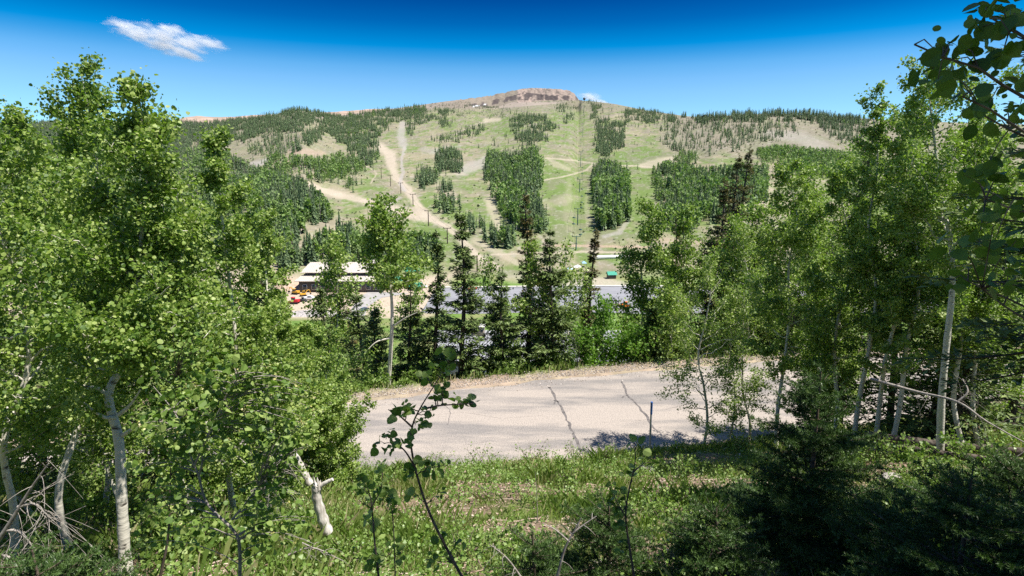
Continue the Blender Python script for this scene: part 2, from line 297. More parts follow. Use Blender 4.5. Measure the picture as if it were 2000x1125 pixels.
def paint(x, y, z):
    n = len(x); px, py = proj(x, y, z)
    big = fbm(x / 45, y / 90, 31); med = fbm(x / 9, y / 16, 37); fine = fbm(x / 2.5, y / 3.5, 41)
    dx = (fbm(x / 12, y / 25, 51) - .5) * 14; dy = (fbm(x / 12, y / 25, 53) - .5) * 7
    qx, qy = px + dx, py + dy
    c = np.tile(np.array(COLS['dry']), (n, 1))
    gw = -.02 + .95 * sstep(.40, .62, .45 * big + .55 * med)
    for (cx, cy, rx, ry) in GREENER: gw += .85 * np.exp(-(((qx - cx) / rx) ** 2 + ((qy - cy) / ry) ** 2) * 1.2)
    gw *= 1 - .45 * sstep(700, 560, qx) 
    c = mixc(c, COLS['grass'], np.clip(gw, 0, .95))
    scr = sstep(1270, 1330, qx) * sstep(318, 285, qy) + sstep(225, 208, qy) * .8 + sstep(700, 600, qx) * sstep(345, 300, qy) * .45
    c = mixc(c, COLS['scrub'], np.clip(scr, 0, 1) * (.55 + .6 * (med - .3)))
    c = mixc(c, COLS['scrub'], sstep(.46, .62, fbm(x / 14, y / 22, 33)) * (.5 + .3 * sstep(320, 250, qy)))
    pebb = sstep(.62, .72, fine) * .35; c = mixc(c, COLS['grey'], pebb)
    c *= (.86 + .28 * fine)[:, None]
    for pts, hw, a, k in TRAILS:
        d = dline(px + dx * .35, py + dy * .3, pts, hw); c = mixc(c, COLS[k], a * (.7 + .6 * (med - .3)) * sstep(1.5, .5, d + (fine - .5) * .9 + (med - .5) * .8))
    # the summit: pink rock above, dark cliff bands, grey scree
    sh = pip(px, py + dy * .3, [(600, 232), (640, 223), (720, 214), (800, 203), (870, 194), (935, 182), (940, 198), (870, 209), (800, 216), (700, 228)]); c[sh] = mixc(c[sh], (.27, .225, .19), np.full(sh.sum(), .8)); sd = sh & (fbm(x / 12, y / 20, 69, 3) > .56); c[sd] = mixc(c[sd], (.15, .135, .11), np.full(sd.sum(), .6))
    mes = pip(px + dx * .3, py + dy * .2, [(860, 207), (930, 188), (980, 178), (1000, 165), (1040, 160), (1115, 165), (1142, 197), (1100, 196), (1060, 197), (1000, 203), (950, 212), (880, 212)])
    rib = fbm(x / 24, z / 26, 61, 4)
    c[mes] = mixc(c[mes], (.30, .235, .20), np.full(mes.sum(), .88))
    st = mes & (fbm(x / 9, z / 45, 67, 3) > .52); c[st] = mixc(c[st], (.37, .28, .235), np.full(st.sum(), .6)); dk = mes & (fbm(x / 7, z / 9, 68, 3) > .60); c[dk] = mixc(c[dk], (.13, .11, .095), np.full(dk.sum(), .7))
    brown = mes & (px < 1010); c[brown] = mixc(c[brown], (.20, .175, .135), np.full(brown.sum(), .75))
    cl = pip(px + dx * .25, py + dy * .3, [(905, 206), (950, 198), (1000, 187), (1025, 180), (1055, 184), (1100, 186), (1138, 190), (1140, 197), (1090, 196), (1055, 195), (1000, 196), (950, 208)])
    c[cl] = mixc(c[cl], (.085, .07, .068), sstep(.40, .54, rib[cl]) * .95)
    sc = pip(px, py, [(960, 212), (1000, 200), (1110, 198), (1080, 203), (1000, 210)]); c[sc] = mixc(c[sc], (.33, .27, .235), np.full(sc.sum(), .7))
    for sx_, sy_, rr in ((932, 206.5, 4.5), (925, 208, 3), (947, 204, 2.5)):
        c = mixc(c, (.85, .86, .88), 1.2 * np.exp(-((px - sx_) / rr) ** 2 - ((py - sy_) / 1.3) ** 2) - .2)
    # the valley floor
    v = sstep(325, 300, y)
    vg = mixc(np.tile(np.array((.13, .215, .045)), (n, 1)), (.22, .23, .095), sstep(.45, .7, med))
    vg = mixc(vg, (.40, .35, .28), sstep(.5, .62, big) * sstep(222, 240, y) * .8)
    vg = mixc(vg, (.46, .37, .28), sstep(-28, -40, x) * sstep(205, 225, y) * .9)
    c = c * (1 - v)[:, None] + vg * v[:, None]
    # the bank and slope by the road
    w = sstep(112, 80, y)
    n1 = fbm(x * .9, y * .9, 71); n2 = fbm(x * 5, y * 5, 73)
    s = mixc(np.tile(np.array((.20, .145, .10)), (n, 1)), (.12, .17, .04), sstep(.36, .52, n1))
    s *= (.65 + .7 * n2)[:, None]
    yf, yn = yfar(x), ynear(x)
    s = mixc(s, (.36, .28, .21), sstep(1.15, .55, np.abs(y - yf - .3) + (n2 - .5) * .9) * .85)
    s = mixc(s, (.36, .28, .20), sstep(.5, .1, np.abs(y - yn) + (n2 - .5) * .3) * .7)
    return np.clip(c * (1 - w)[:, None] + s * w[:, None], 0, 1)
# ------------------------------------------------------------------ the ground: one sheet from behind the camera to beyond the skyline
def build_ground():
    uc = np.unique(np.concatenate([np.linspace(-2.6, -1.05, 24), np.linspace(-1.05, -.66, 60), np.linspace(-.66, .64, 820), np.linspace(.64, 1.05, 70), np.linspace(1.05, 2.6, 24)]))
    yr = np.exp(np.linspace(math.log(3.0), math.log(Y0 + 12), 300)) - 12
    nu = len(uc); rows = []
    for y in yr: rows.append((uc * (y + 12 * (1 - max(y, 0) / Y0)), np.full(nu, y)))
    ts = np.concatenate([np.linspace(0, .88, 250)[1:], np.linspace(.88, 1.0, 80)[1:]])
    Ys = np.interp(uc, YSU, YSV); w = mesa_w(uc)
    for t in ts:
        Y = Y0 * (Ys / Y0) ** hill_l(uc, np.full(nu, t)); rows.append((uc * Y, Y))
    for e in (1.01, 1.03, 1.08, 1.2, 1.5): rows.append((uc * Ys * e, Ys * e))
    X = np.concatenate([r[0] for r in rows]); Y = np.concatenate([r[1] for r in rows]); Z = ground(X, Y)
    nr = len(rows)
    px, py = proj(X, Y, Z)
    cliff = (Y > 2000) & (px > 890) & (px < 1142) & (py < 200)
    Z = Z + np.where(cliff, (fbm(X / 13, Y / 12, 63) - .5) * 15 * sstep(172, 180, py) + (fbm(X / 10, Y / 10, 64) - .5) * 4, 0)
    i = np.arange(nr - 1)[:, None] * nu; j = np.arange(nu - 1)[None]
    F = np.stack([i + j, i + j + 1, i + nu + j + 1, i + nu + j], -1).reshape(-1, 4)
    mb = MB(); mb.add(np.c_[X, Y, Z], F)
    m = mat('ground_surface', (.2, .2, .1), .95, .1); n = m.node_tree.nodes; l = m.node_tree.links; b = n['Principled BSDF']
    a = n.new('ShaderNodeAttribute'); a.attribute_name = 'land'; g = n.new('ShaderNodeNewGeometry')
    nz = n.new('ShaderNodeTexNoise'); nz.inputs['Scale'].default_value = 1.7; nz.inputs['Detail'].default_value = 8; l.new(g.outputs['Position'], nz.inputs['Vector'])
    mr = n.new('ShaderNodeMapRange'); mr.inputs[1].default_value = .3; mr.inputs[2].default_value = .7; mr.inputs[3].default_value = .72; mr.inputs[4].default_value = 1.25; l.new(nz.outputs[0], mr.inputs[0])
    x = n.new('ShaderNodeVectorMath'); x.operation = 'SCALE'; l.new(a.outputs['Color'], x.inputs[0]); l.new(mr.outputs[0], x.inputs['Scale']); l.new(x.outputs[0], b.inputs['Base Color'])
    bp = n.new('ShaderNodeBump'); bp.inputs['Strength'].default_value = .6; bp.inputs['Distance'].default_value = .12; l.new(nz.outputs[0], bp.inputs['Height']); l.new(bp.outputs[0], b.inputs['Normal'])
    o = mb.obj('ground', m)
    c = paint(X, Y, Z); at = o.data.color_attributes.new('land', 'FLOAT_COLOR', 'POINT')
    at.data.foreach_set('color', np.c_[c, np.ones(len(c))].astype(np.float32).ravel())
    o['kind'] = 'structure'; o['label'] = 'mountain land of grassy ski runs, dirt tracks and weedy slope'
build_ground()
# the far ridge beyond the left skyline, pink bare ground
def far_ridge():
    mb = MB(); pts = [(60, 250), (100, 238), (150, 234), (230, 238), (300, 245), (338, 236), (362, 229), (385, 226.5), (420, 229), (455, 228), (490, 225), (540, 223), (600, 221), (660, 218), (720, 213), (780, 212), (860, 214)]
    pxs = np.linspace(60, 860, 240); top = np.interp(pxs, [p[0] for p in pts], [p[1] for p in pts]) + (fbm(pxs / 9, pxs * 0, 3) - .5) * 1.6
    R = []
    for k, (dr, Y) in enumerate([(0, 4300), (3, 4180), (7, 4050), (12, 3900), (20, 3700), (34, 3450)]):
        u, s = us(pxs, top + dr + (fbm(pxs / 14, pxs * 0 + k, 5) - .5) * (2 if k else 0)); R.append(np.c_[u * Y, np.full(240, Y), s * Y])
    R.insert(0, R[0] + np.array([0, 500, -160]))
    V = np.concatenate(R); n = 240; i = np.arange(len(R) - 1)[:, None] * n; j = np.arange(n - 1)[None]
    mb.add(V, np.stack([i + j, i + n + j, i + n + j + 1, i + j + 1], -1).reshape(-1, 4))
    o = mb.obj('hills', noisy('far_ridge_soil', (.30, .23, .17), (.46, .34, .27), .012, .95, .1)); o['kind'] = 'structure'; o['label'] = 'bare pinkish ridge beyond the forested skyline'
far_ridge()
# ------------------------------------------------------------------ roads and lots
def strip(name, mats, a, b, dz, label):
    """A sheet between two rows of ground points."""
    a, b = np.asarray(a, float), np.asarray(b, float); K = 9; R = [a * (1 - k / (K - 1)) + b * k / (K - 1) for k in range(K)]
    V = np.concatenate(R); n = len(a)
    V = np.c_[V, ground(V[:, 0], V[:, 1], False) + dz]
    i = np.arange(K - 1)[:, None] * n; j = np.arange(n - 1)[None]
    mb = MB(); mb.add(V, np.stack([i + j, i + j + 1, i + n + j + 1, i + n + j], -1).reshape(-1, 4)); return mb
def asphalt(name, c1, c2, c3, sc=1.0):
    m = mat(name, c1, .9, .2); n = m.node_tree.nodes; l = m.node_tree.links; b = n['Principled BSDF']; g = n.new('ShaderNodeNewGeometry')
    mp = n.new('ShaderNodeMapping'); mp.inputs['Rotation'].default_value = (0, 0, -.2); mp.inputs['Scale'].default_value = (.16 * sc, .75 * sc, 1); l.new(g.outputs['Position'], mp.inputs[0])
    z1 = n.new('ShaderNodeTexNoise'); z1.inputs['Scale'].default_value = 1; z1.inputs['Detail'].default_value = 9; z1.inputs['Roughness'].default_value = .65; l.new(mp.outputs[0], z1.inputs['Vector'])
    r = n.new('ShaderNodeValToRGB'); e = r.color_ramp.elements; e[0].position = .40; e[0].color = (*c2, 1); e[1].position = .54; e[1].color = (*c1, 1); l.new(z1.outputs[0], r.inputs[0])
    z2 = n.new('ShaderNodeTexNoise'); z2.inputs['Scale'].default_value = 26 * sc; z2.inputs['Detail'].default_value = 3; l.new(g.outputs['Position'], z2.inputs['Vector'])
    r2 = n.new('ShaderNodeValToRGB'); r2.color_ramp.elements[0].position = .35; r2.color_ramp.elements[0].color = (.62, .62, .62, 1); r2.color_ramp.elements[1].position = .6; r2.color_ramp.elements[1].color = (*c3, 1); l.new(z2.outputs[0], r2.inputs[0])
    x = n.new('ShaderNodeMixRGB'); x.blend_type = 'MULTIPLY'; x.inputs[0].default_value = 1; l.new(r.outputs[0], x.inputs[1]); l.new(r2.outputs[0], x.inputs[2]); l.new(x.outputs[0], b.inputs['Base Color'])
    bp = n.new('ShaderNodeBump'); bp.inputs['Strength'].default_value = .5; bp.inputs['Distance'].default_value = .01; l.new(z2.outputs[0], bp.inputs['Height']); l.new(bp.outputs[0], b.inputs['Normal'])
    return m
xs = np.linspace(-60, 80, 400); wob = (fbm(xs * .8, xs * 0, 7) - .5) * .5
mb = strip('road', None, np.c_[xs, ynear(xs) + .05 + wob], np.c_[xs, yfar(xs) - .05 + (fbm(xs * .9, xs * 0, 17) - .5) * .5], .012, '')
M['tar'] = noisy('crack_sealant', (.10, .09, .085), (.19, .17, .16), 6, .8)
rs = np.random.default_rng(4)
def crack(pts, w):
    """A sealed crack: a thin ragged tar ribbon over the asphalt."""
    G = hit([p[0] for p in pts], [p[1] for p in pts]); q = np.c_[G[0], G[1]]
    t = np.linspace(0, len(q) - 1, 40); X = np.interp(t, range(len(q)), q[:, 0]) + (fbm(t * 2.2, t * 0, 77) - .5) * .25; Yy = np.interp(t, range(len(q)), q[:, 1])
    X = np.concatenate([[X[0]], X]); Yy = np.concatenate([[Yy[0] - .02], Yy])
    ww = w * (.55 + .9 * vnoise(np.arange(41) * .6, np.zeros(41), int(X[0] * 10) % 97)); z = np.full(41, -9.682)
    V = np.concatenate([np.c_[X - ww, Yy, z], np.c_[X + ww, Yy, z]]); k = np.arange(40); mb.add(V, np.stack([k, k + 41, k + 42, k + 1], 1), 1)
crack([(1072, 757), (1090, 785), (1105, 820), (1120, 845), (1138, 882)], .05)
crack([(1213, 746), (1228, 775), (1250, 800), (1285, 845)], .04)
crack([(708, 795), (700, 815), (690, 838)], .045)
crack([(1090, 786), (1084, 782), (1080, 790)], .03); crack([(1226, 772), (1218, 775), (1212, 778)], .03)
crack([(760, 800), (830, 812), (905, 806), (980, 818), (1060, 812)], .010); crack([(905, 870), (960, 862), (1030, 868), (1090, 862)], .009); crack([(1300, 800), (1360, 785), (1420, 790)], .010); crack([(850, 776), (880, 800), (872, 830)], .012); crack([(1160, 857), (1152, 858), (1140, 857)], .02); crack([(1180, 826), (1240, 823), (1260, 820)], .012)
o = mb.obj('road', [asphalt('worn_asphalt', (.41, .36, .315), (.255, .235, .22), (1.08, 1.06, 1.04)), M['tar']]); o['kind'] = 'structure'; o['label'] = 'worn pinkish grey asphalt road with sealed cracks'
xs = np.linspace(-38, 190, 120)
mb = strip('parking_lot', None, np.c_[xs, 229 + 0 * xs + 1.5 * np.sin(xs / 13)], np.c_[xs, 283 + 2 * np.sin(xs / 30)], .06, '')
o = mb.obj('parking_lot', asphalt('lot_asphalt', (.30, .30, .315), (.245, .245, .26), (1.05, 1.05, 1.05), .25)); o['kind'] = 'structure'; o['label'] = 'wide empty grey parking lot at the foot of the ski hill'
mb = strip('pavement', None, np.c_[xs, 283.4 + 2 * np.sin(xs / 30)], np.c_[xs, 285.6 + 2 * np.sin(xs / 30)], .22, '')
o = mb.obj('kerb', noisy('pale_kerb', (.55, .52, .46), (.68, .64, .58), .5)); o['kind'] = 'structure'; o['label'] = 'pale kerb along the far edge of the parking lot'
A = [P(672, 640, 205), P(676, 615, 222), P(688, 596, 240), P(700, 582, 258), P(720, 570, 272)]; B = [P(712, 640, 205), P(712, 615, 222), P(718, 596, 240), P(745, 582, 258), P(800, 572, 268)]
t_ = np.linspace(0, 4, 40); lerp = lambda Q: np.c_[np.interp(t_, range(5), [q[0] for q in Q]), np.interp(t_, range(5), [q[1] for q in Q])]
mb = strip('access_road', None, lerp(A), lerp(B), .08, ''); o = mb.obj('access_road', noisy('pale_gravel_road', (.30, .285, .27), (.38, .36, .335), .4, .95)); o['kind'] = 'structure'; o['label'] = 'pale access road leading to the lodge'

# ------------------------------------------------------------------ trees far off on the ski hill
def far_conifer(seed, tiers, blades, thin=1.0):
    rng = np.random.default_rng(seed); mb = MB(); V = []; R = []
    for k in range(tiers):
        f = k / tiers; z0 = .10 + .86 * f; r = .155 * thin * (1 - f) ** .85 + .018
        for j in range(blades):
            if rng.random() < .12: continue
            a = j * 2 * math.pi / blades + rng.uniform(-.5, .5) + k; rr = r * rng.uniform(.6, 1.3); w = rr * .75
            c, s_ = math.cos(a), math.sin(a); d = rr * rng.uniform(.35, .9); zt = z0 + .11 + rng.uniform(0, .03)
            V.append([(0, 0, zt), (c * rr * .6 - s_ * w * .5, s_ * rr * .6 + c * w * .5, z0 - d * .35 + .03), (c * rr, s_ * rr, z0 - d * .6), (c * rr * .6 + s_ * w * .5, s_ * rr * .6 - c * w * .5, z0 - d * .35 + .03)])
            R.append(rng.uniform(0, 1))
    V = np.array(V); n = len(V); mb.add(V.reshape(-1, 3), np.arange(n * 4).reshape(n, 4), 0, np.repeat(R, 4))
    tube(mb, [(0, 0, -.05), (0, 0, .5), (0, 0, 1.0)], [.018, .012, .003], 4, 1)
    return mb
def far_aspen(seed, nq):
    rng = np.random.default_rng(seed); mb = MB()
    c = rng.normal(size=(nq, 3)); c = nrm(c) * rng.uniform(.45, 1, (nq, 1)) ** .5
    z = c[:, 2]; wd = .125 * (1.05 - .45 * z); p = np.c_[c[:, 0] * wd, c[:, 1] * wd, .62 + z * .37]
    leaves(mb, p, .15 if nq < 60 else .105, rng, S6 if nq > 60 else S4, .3)
    tube(mb, [(0, 0, -.05), (.01, 0, .4), (0, 0, .9)], [.014, .011, .004], 4, 1, cap=False)
    return mb
def far_snag(seed):
    rng = np.random.default_rng(seed); mb = MB(); tube(mb, [(0, 0, -.05), (0, 0, .6), (.01, 0, 1)], [.014, .010, .002], 4, 0)
    for k in range(16):
        z = rng.uniform(.2, .95); a = rng.uniform(0, 6.3); r = .10 * (1.05 - z); tube(mb, [(0, 0, z), (math.cos(a) * r, math.sin(a) * r, z - .02)], [.005, .002], 3, 0)
    return mb
FM = [M['far_conifer'], M['bark_dark']]; AM = [M['far_aspen'], M['bark_white']]
H_CON = [far_conifer(s, 13, 8, t) for s, t in ((1, .9), (2, 1.1), (3, .75), (4, 1.0))]; H_ASP = [far_aspen(s, 130) for s in (11, 12, 13)]; H_DEAD = [far_snag(21), far_snag(22)]
L_CON = [far_conifer(s, 6, 5, t) for s, t in ((5, 1.0), (6, .85), (7, 1.2))]; L_ASP = [far_aspen(s, 36) for s in (14, 15)]
# (where the grove stands, its outline in the photograph, share of aspen, share of dead trees, spacing, height range)
GROVES = [
 ('the round-topped forested ridge on the skyline', [(440, 240), (520, 226), (560, 212), (582, 208), (620, 216), (660, 226), (700, 228), (640, 240), (560, 262), (520, 262), (470, 280), (420, 286), (380, 280)], .0, .12, .75, (9, 15)),
 ('the long dark forest on the western skyline', [(-200, 246), (330, 243), (440, 238), (470, 244), (420, 285), (330, 300), (-200, 330)], .0, .30, .62, (11, 17)),
 ('the valley side with grey dead trunks', [(-200, 320), (330, 296), (400, 290), (440, 300), (500, 330), (520, 380), (420, 400), (-200, 420)], .35, .45, .62, (9, 16)),
 ('the mixed woods spilling down beside the lodge', [(380, 400), (495, 330), (540, 345), (576, 352), (614, 374), (636, 396), (655, 425), (686, 446), (700, 475), (705, 520), (640, 524), (540, 522), (420, 500), (-150, 500), (-150, 410)], .42, .10, .62, (10, 17)),
 ('the broad dark forest west of the dirt track', [(655, 232), (745, 216), (830, 209), (828, 230), (757, 244), (755, 262), (737, 274), (740, 308), (730, 322), (712, 322), (690, 310), (678, 300), (668, 286), (640, 262), (600, 290), (575, 296), (590, 262), (655, 240)], .18, .05, .9, (9, 16)),
 ('the green aspen belt above the wide dirt road', [(512, 318), (545, 300), (600, 312), (680, 300), (712, 322), (715, 340), (700, 350), (640, 358), (600, 360), (560, 352), (515, 336)], .6, .03, .8, (8, 14)),
 ('the sparse scrubby slope under the round-topped ridge', [(470, 290), (520, 262), (600, 250), (660, 240), (640, 262), (600, 290), (560, 310), (500, 310)], .12, .05, 1.4, (6, 14)),
 ('the pair of clumps under the bend of the dirt track', [(676, 350), (690, 335), (704, 342), (704, 360), (692, 377), (676, 376)], .2, .0, .8, (9, 13)),
 ('the square grove beside the fork in the dirt track', [(815, 325), (835, 332), (855, 336), (856, 364), (835, 366), (814, 367)], .2, .0, .6, (10, 14)),
 ('the upper grove beside the grey gravel patch', [(850, 290), (880, 290), (902, 305), (902, 334), (875, 341), (852, 336)], .12, .0, .7, (10, 15)),
 ('the pointed grove standing alone in the middle run', [(852, 368), (874, 358), (892, 366), (899, 395), (892, 412), (872, 416), (852, 404)], .2, .04, .6, (11, 16)),
 ('the low grove at the foot of the hill', [(907, 424), (935, 428), (968, 444), (1008, 452), (1008, 486), (975, 482), (940, 476), (908, 458)], .2, .02, .65, (10, 15)),
 ('the tongue of conifers high above the grey patch', [(793, 236), (843, 226), (843, 240), (816, 250), (808, 268), (793, 262)], .0, .05, .9, (9, 13)),
 ('the upper woods below the summit', [(852, 214), (880, 216), (884, 232), (880, 250), (856, 250)], .0, .1, .9, (9, 14)),
 ('the thin slanting belt between two upper runs', [(843, 268), (880, 262), (905, 250), (944, 244), (946, 262), (910, 276), (880, 282), (845, 282)], .1, .05, 1.1, (8, 13)),
 ('the great grove west of the lift line', [(945, 318), (955, 300), (996, 304), (1048, 292), (1056, 311), (1063, 328), (1056, 367), (1058, 405), (1073, 445), (1048, 456), (1030, 452), (981, 422), (962, 385), (945, 355)], .45, .04, .62, (11, 17)),
 ('the high clumps west of the lift line', [(992, 232), (1030, 226), (1065, 228), (1093, 256), (1070, 262), (1066, 286), (1050, 300), (1020, 276), (1000, 268)], .08, .05, .85, (8, 14)),
 ('the ragged scrub above the great grove', [(950, 300), (965, 272), (1010, 268), (1048, 290), (996, 302)], .1, .2, 1.8, (6, 10)),
 ('the narrow grove between the two lower ski runs', [(1156, 330), (1172, 318), (1205, 321), (1228, 346), (1231, 416), (1211, 444), (1181, 452), (1164, 424), (1156, 370)], .5, .05, .55, (12, 18)),
 ('the ragged woods east of the upper lift line', [(1150, 202), (1168, 198), (1172, 235), (1222, 240), (1220, 270), (1215, 300), (1190, 305), (1172, 308), (1160, 290), (1158, 240)], .08, .08, .9, (8, 15)),
 ('the wide woods east of the lower ski run', [(1275, 332), (1300, 322), (1335, 326), (1387, 336), (1440, 330), (1500, 330), (1500, 380), (1470, 420), (1400, 440), (1330, 455), (1296, 450), (1286, 395), (1275, 360)], .5, .08, .62, (10, 16)),
 ('the scattered conifers on the eastern slope', [(1290, 240), (1360, 234), (1470, 236), (1560, 240), (1560, 270), (1480, 285), (1400, 300), (1330, 300), (1290, 286)], .10, .05, 1.45, (6, 14)),
 ('the dark ridge line east of the summit', [(1223, 212), (1270, 216), (1328, 226), (1320, 240), (1270, 243), (1225, 240)], .0, .08, .9, (9, 13)),
 ('the row of spires along the eastern skyline', [(1326, 226), (1370, 227), (1430, 222), (1500, 219), (1560, 221), (1680, 228), (1690, 244), (1560, 236), (1430, 236), (1360, 236)], .0, .2, .7, (12, 18)),
 ('the tree line at the eastern edge of the bare slope', [(1590, 232), (1700, 236), (1700, 290), (1640, 280), (1600, 256)], .05, .2, 1.0, (10, 15)),
 ('the bright aspen woods on the eastern bench', [(1475, 296), (1530, 288), (1640, 300), (1720, 310), (1720, 352), (1600, 346), (1520, 344), (1478, 330)], .72, .06, .7, (8, 14)),
 ('the small round copse under the bare eastern slope', [(1314, 304), (1340, 298), (1366, 304), (1368, 320), (1340, 326), (1312, 322)], .55, .0, .7, (8, 12)),
 ('the clumps just below the summit cliff', [(1088, 204), (1130, 200), (1128, 212), (1100, 222), (1088, 216)], .0, .0, .9, (8, 12)),
 ('the small dark clump beside the upper lift line', [(1094, 226), (1118, 226), (1116, 240), (1100, 244)], .0, .0, .8, (9, 13)),
 ('the scrub along the summit shoulder', [(760, 222), (880, 205), (960, 200), (1000, 212), (990, 230), (900, 226), (850, 222)], .0, .4, 1.3, (5, 9)),
 ('the copse behind the green roofed hut', [(790, 470), (815, 458), (848, 470), (870, 490), (868, 515), (830, 520), (790, 515)], .55, .0, .6, (9, 14)),
 ('the woods behind the lodge', [(690, 440), (720, 446), (760, 470), (790, 480), (790, 512), (720, 516), (690, 512)], .5, .05, .7, (9, 14)),
]
def plant_hill():
    rng = np.random.default_rng(77); out = []
    for gi, (where, poly, asp, dead, spc, hr) in enumerate(GROVES):
        poly_a = np.array(poly, float); x0, y0 = poly_a.min(0); x1, y1 = poly_a.max(0)
        n = int((x1 - x0) * (y1 - y0) * 1.3) + 60
        n = int(n * 1.5); qx = rng.uniform(x0 - 14, x1 + 14, n); qy = rng.uniform(y0 - 8, y1 + 8, n); jx = (fbm(qx / 18, qy / 11, gi) - .5) * 40; jy = (fbm(qx / 18 + 9, qy / 11, gi) - .5) * 22
        k = pip(qx + jx, qy + jy, poly); far_off = ~k & pip(500 + (qx - 500) * 1.0 + rng.normal(0, 14, n), qy + rng.normal(0, 7, n), poly) & (rng.random(n) < .16); k = k | far_off; qx, qy = qx[k], qy[k]
        if not len(qx): continue
        X, Y, Z, ok = hit(qx, qy); Yv = np.maximum(Y, 50)
        scrub = spc > 1.5
        upper = poly_a[:, 1].mean() < 292; clump = fbm(X / 14, Y / 30, 91) if scrub else fbm(X / 15, Y / 28, 91) if upper else fbm(X / 22, Y / 40, 91)
        wpx = 3.6 * FPX / Yv; hpx = 12.0 * FPX / Yv
        dens = 1.0 / np.maximum(.50 * wpx * .26 * hpx * spc ** 2, .9)
        dens = dens * np.clip((clump - (.38 if scrub else .40 if upper else .30)) * (7 if scrub else 9 if upper else 5), 0, 1.5)
        h = rng.uniform(hr[0], hr[1], len(X)) * rng.choice([1.1, 1, .8, .55], len(X)) * (.75 + .5 * fbm(X / 25, Y / 40, 95))
        tx, ty = proj(X, Y, Z + h * .6)
        keep = ok & (rng.random(len(X)) < dens / 1.3) & (scrub | (ty < 232) | pip(tx + rng.normal(0, 3, len(X)), ty + 5, poly))
        if 'skyline' in where or 'ridge' in where: keep = ok & (rng.random(len(X)) < dens / 1.3)
        X, Y, Z, h = X[keep], Y[keep], Z[keep], h[keep]
        r = rng.random(len(X)); asn = .15 + .7 * fbm(X / 30, Y / 55, 99)
        isa = (asn + (r - .5) * .5) < (asp * .75 + .12) if asp > .02 else np.zeros(len(X), bool)
        isd = (~isa) & (rng.random(len(X)) < dead)
        for q in range(len(X)): out.append((X[q], Y[q], Z[q] - .3, h[q] * (.85 if isa[q] else 1), 'aspen' if isa[q] else 'dead' if isd[q] else 'conifer', gi))
    # loose single trees on the open runs
    for px, row, h in ((966, 284, 13), (1245, 332, 8), (690, 377, 10), (1030, 320, 10), (1345, 306, 9), (960, 284, 6), (700, 300, 14), (1370, 290, 9), (1390, 284, 8), (1236, 300, 7), (935, 290, 9), (908, 300, 7)):
        X, Y, Z, ok = hit(px, row); out.append((X[0], Y[0], Z[0] - .2, h, 'conifer', -1))
    return out
HILL = plant_hill()
def place_hill():
    rng = np.random.default_rng(5)
    order = sorted(range(len(HILL)), key=lambda i: -HILL[i][3] / HILL[i][1])
    caps = dict(conifer=290, aspen=240, dead=120); src = dict(conifer=(H_CON, FM, 'conifer_tree', 'conifer'), aspen=(H_ASP, AM, 'aspen_tree', 'aspen'), dead=(H_DEAD, [M['far_dead']], 'dead_tree', 'dead tree'))
    adj = dict(conifer='dark green conifer in', aspen='light green aspen in', dead='bare grey dead tree in')
    meshes = {k: [m.mesh(v[2], v[1]) for m in v[0]] for k, v in src.items()}
    first = {k: [] for k in src}
    for k in src:
        for me in meshes[k]: first[k].append(None)
    stuff = {k: [] for k in src}
    for i in order:
        x, y, z, h, k, gi = HILL[i]; px, py = proj(x, y, z + h * .8)
        if caps[k] > 0 and 470 < px < 1560 and py < 510:
            caps[k] -= 1; v = rng.integers(len(meshes[k]))
            if first[k][v] is None:
                o = bpy.data.objects.new(src[k][2], meshes[k][v]); first[k][v] = o
            else: o = first[k][v].copy()
            COL.objects.link(o); w = h * rng.uniform(.85, 1.2); o.location = (x, y, z); o.rotation_euler = (0, 0, rng.uniform(0, 6.28)); o.scale = (w, w, h)
            where = GROVES[gi][0] if gi >= 0 else 'the open ski runs, standing alone'
            tag(o, adj[k] + ' ' + where, src[k][3], src[k][3] + 's of ' + where)
        else: stuff[k].append(HILL[i])
    low = dict(conifer=(L_CON, FM, 'conifer_forest', 'distant dark conifers massed over the upper ski hill'), aspen=(L_ASP, AM, 'aspen_woods', 'distant light green aspens massed among the hill forests'), dead=(H_DEAD, [M['far_dead']], 'dead_forest', 'distant grey dead trunks standing among the hill forests'))
    for k, (pro, ms, nm, lb) in low.items():
        if not stuff[k]: continue
        mb = MB(); A = np.array([(t[0], t[1], t[2], t[3]) for t in stuff[k]]); vi = rng.integers(0, len(pro), len(A)); ang = rng.uniform(0, 6.28, len(A)); wr = rng.uniform(.85, 1.25, len(A))
        for v, p in enumerate(pro):
            q = A[vi == v]; a = ang[vi == v]; w = wr[vi == v]; n = len(q)
            if not n: continue
            base = np.concatenate(p.v); ca, sa = np.cos(a)[:, None], np.sin(a)[:, None]; s_ = (q[:, 3] * w)[:, None]
            V = np.stack([(base[None, :, 0] * ca - base[None, :, 1] * sa) * s_ + q[:, 0:1], (base[None, :, 0] * sa + base[None, :, 1] * ca) * s_ + q[:, 1:2], base[None, :, 2] * q[:, 3:4] + q[:, 2:3]], -1)
            off = np.arange(n)[:, None, None] * len(base); rr = np.concatenate(p.r); tint = rng.uniform(-.25, .25, n)
            VV = V.reshape(-1, 3); mb.v.append(VV.astype(np.float32)); mb.r.append(np.clip(rr[None] + tint[:, None], 0, 1).ravel().astype(np.float32))
            for F, sz, mm in zip(p.i, p.sz, p.m):
                mb.i.append(((F.reshape(len(sz), -1)[None] + off) + mb.n).ravel()); mb.sz.append(np.tile(sz, n)); mb.m.append(np.tile(mm, n))
            mb.n += len(VV)
        o = mb.obj(nm, ms); tag(o, lb, None, None, 'stuff')
    print('HILL trees', len(HILL), {k: len(v) for k, v in stuff.items()})
place_hill()
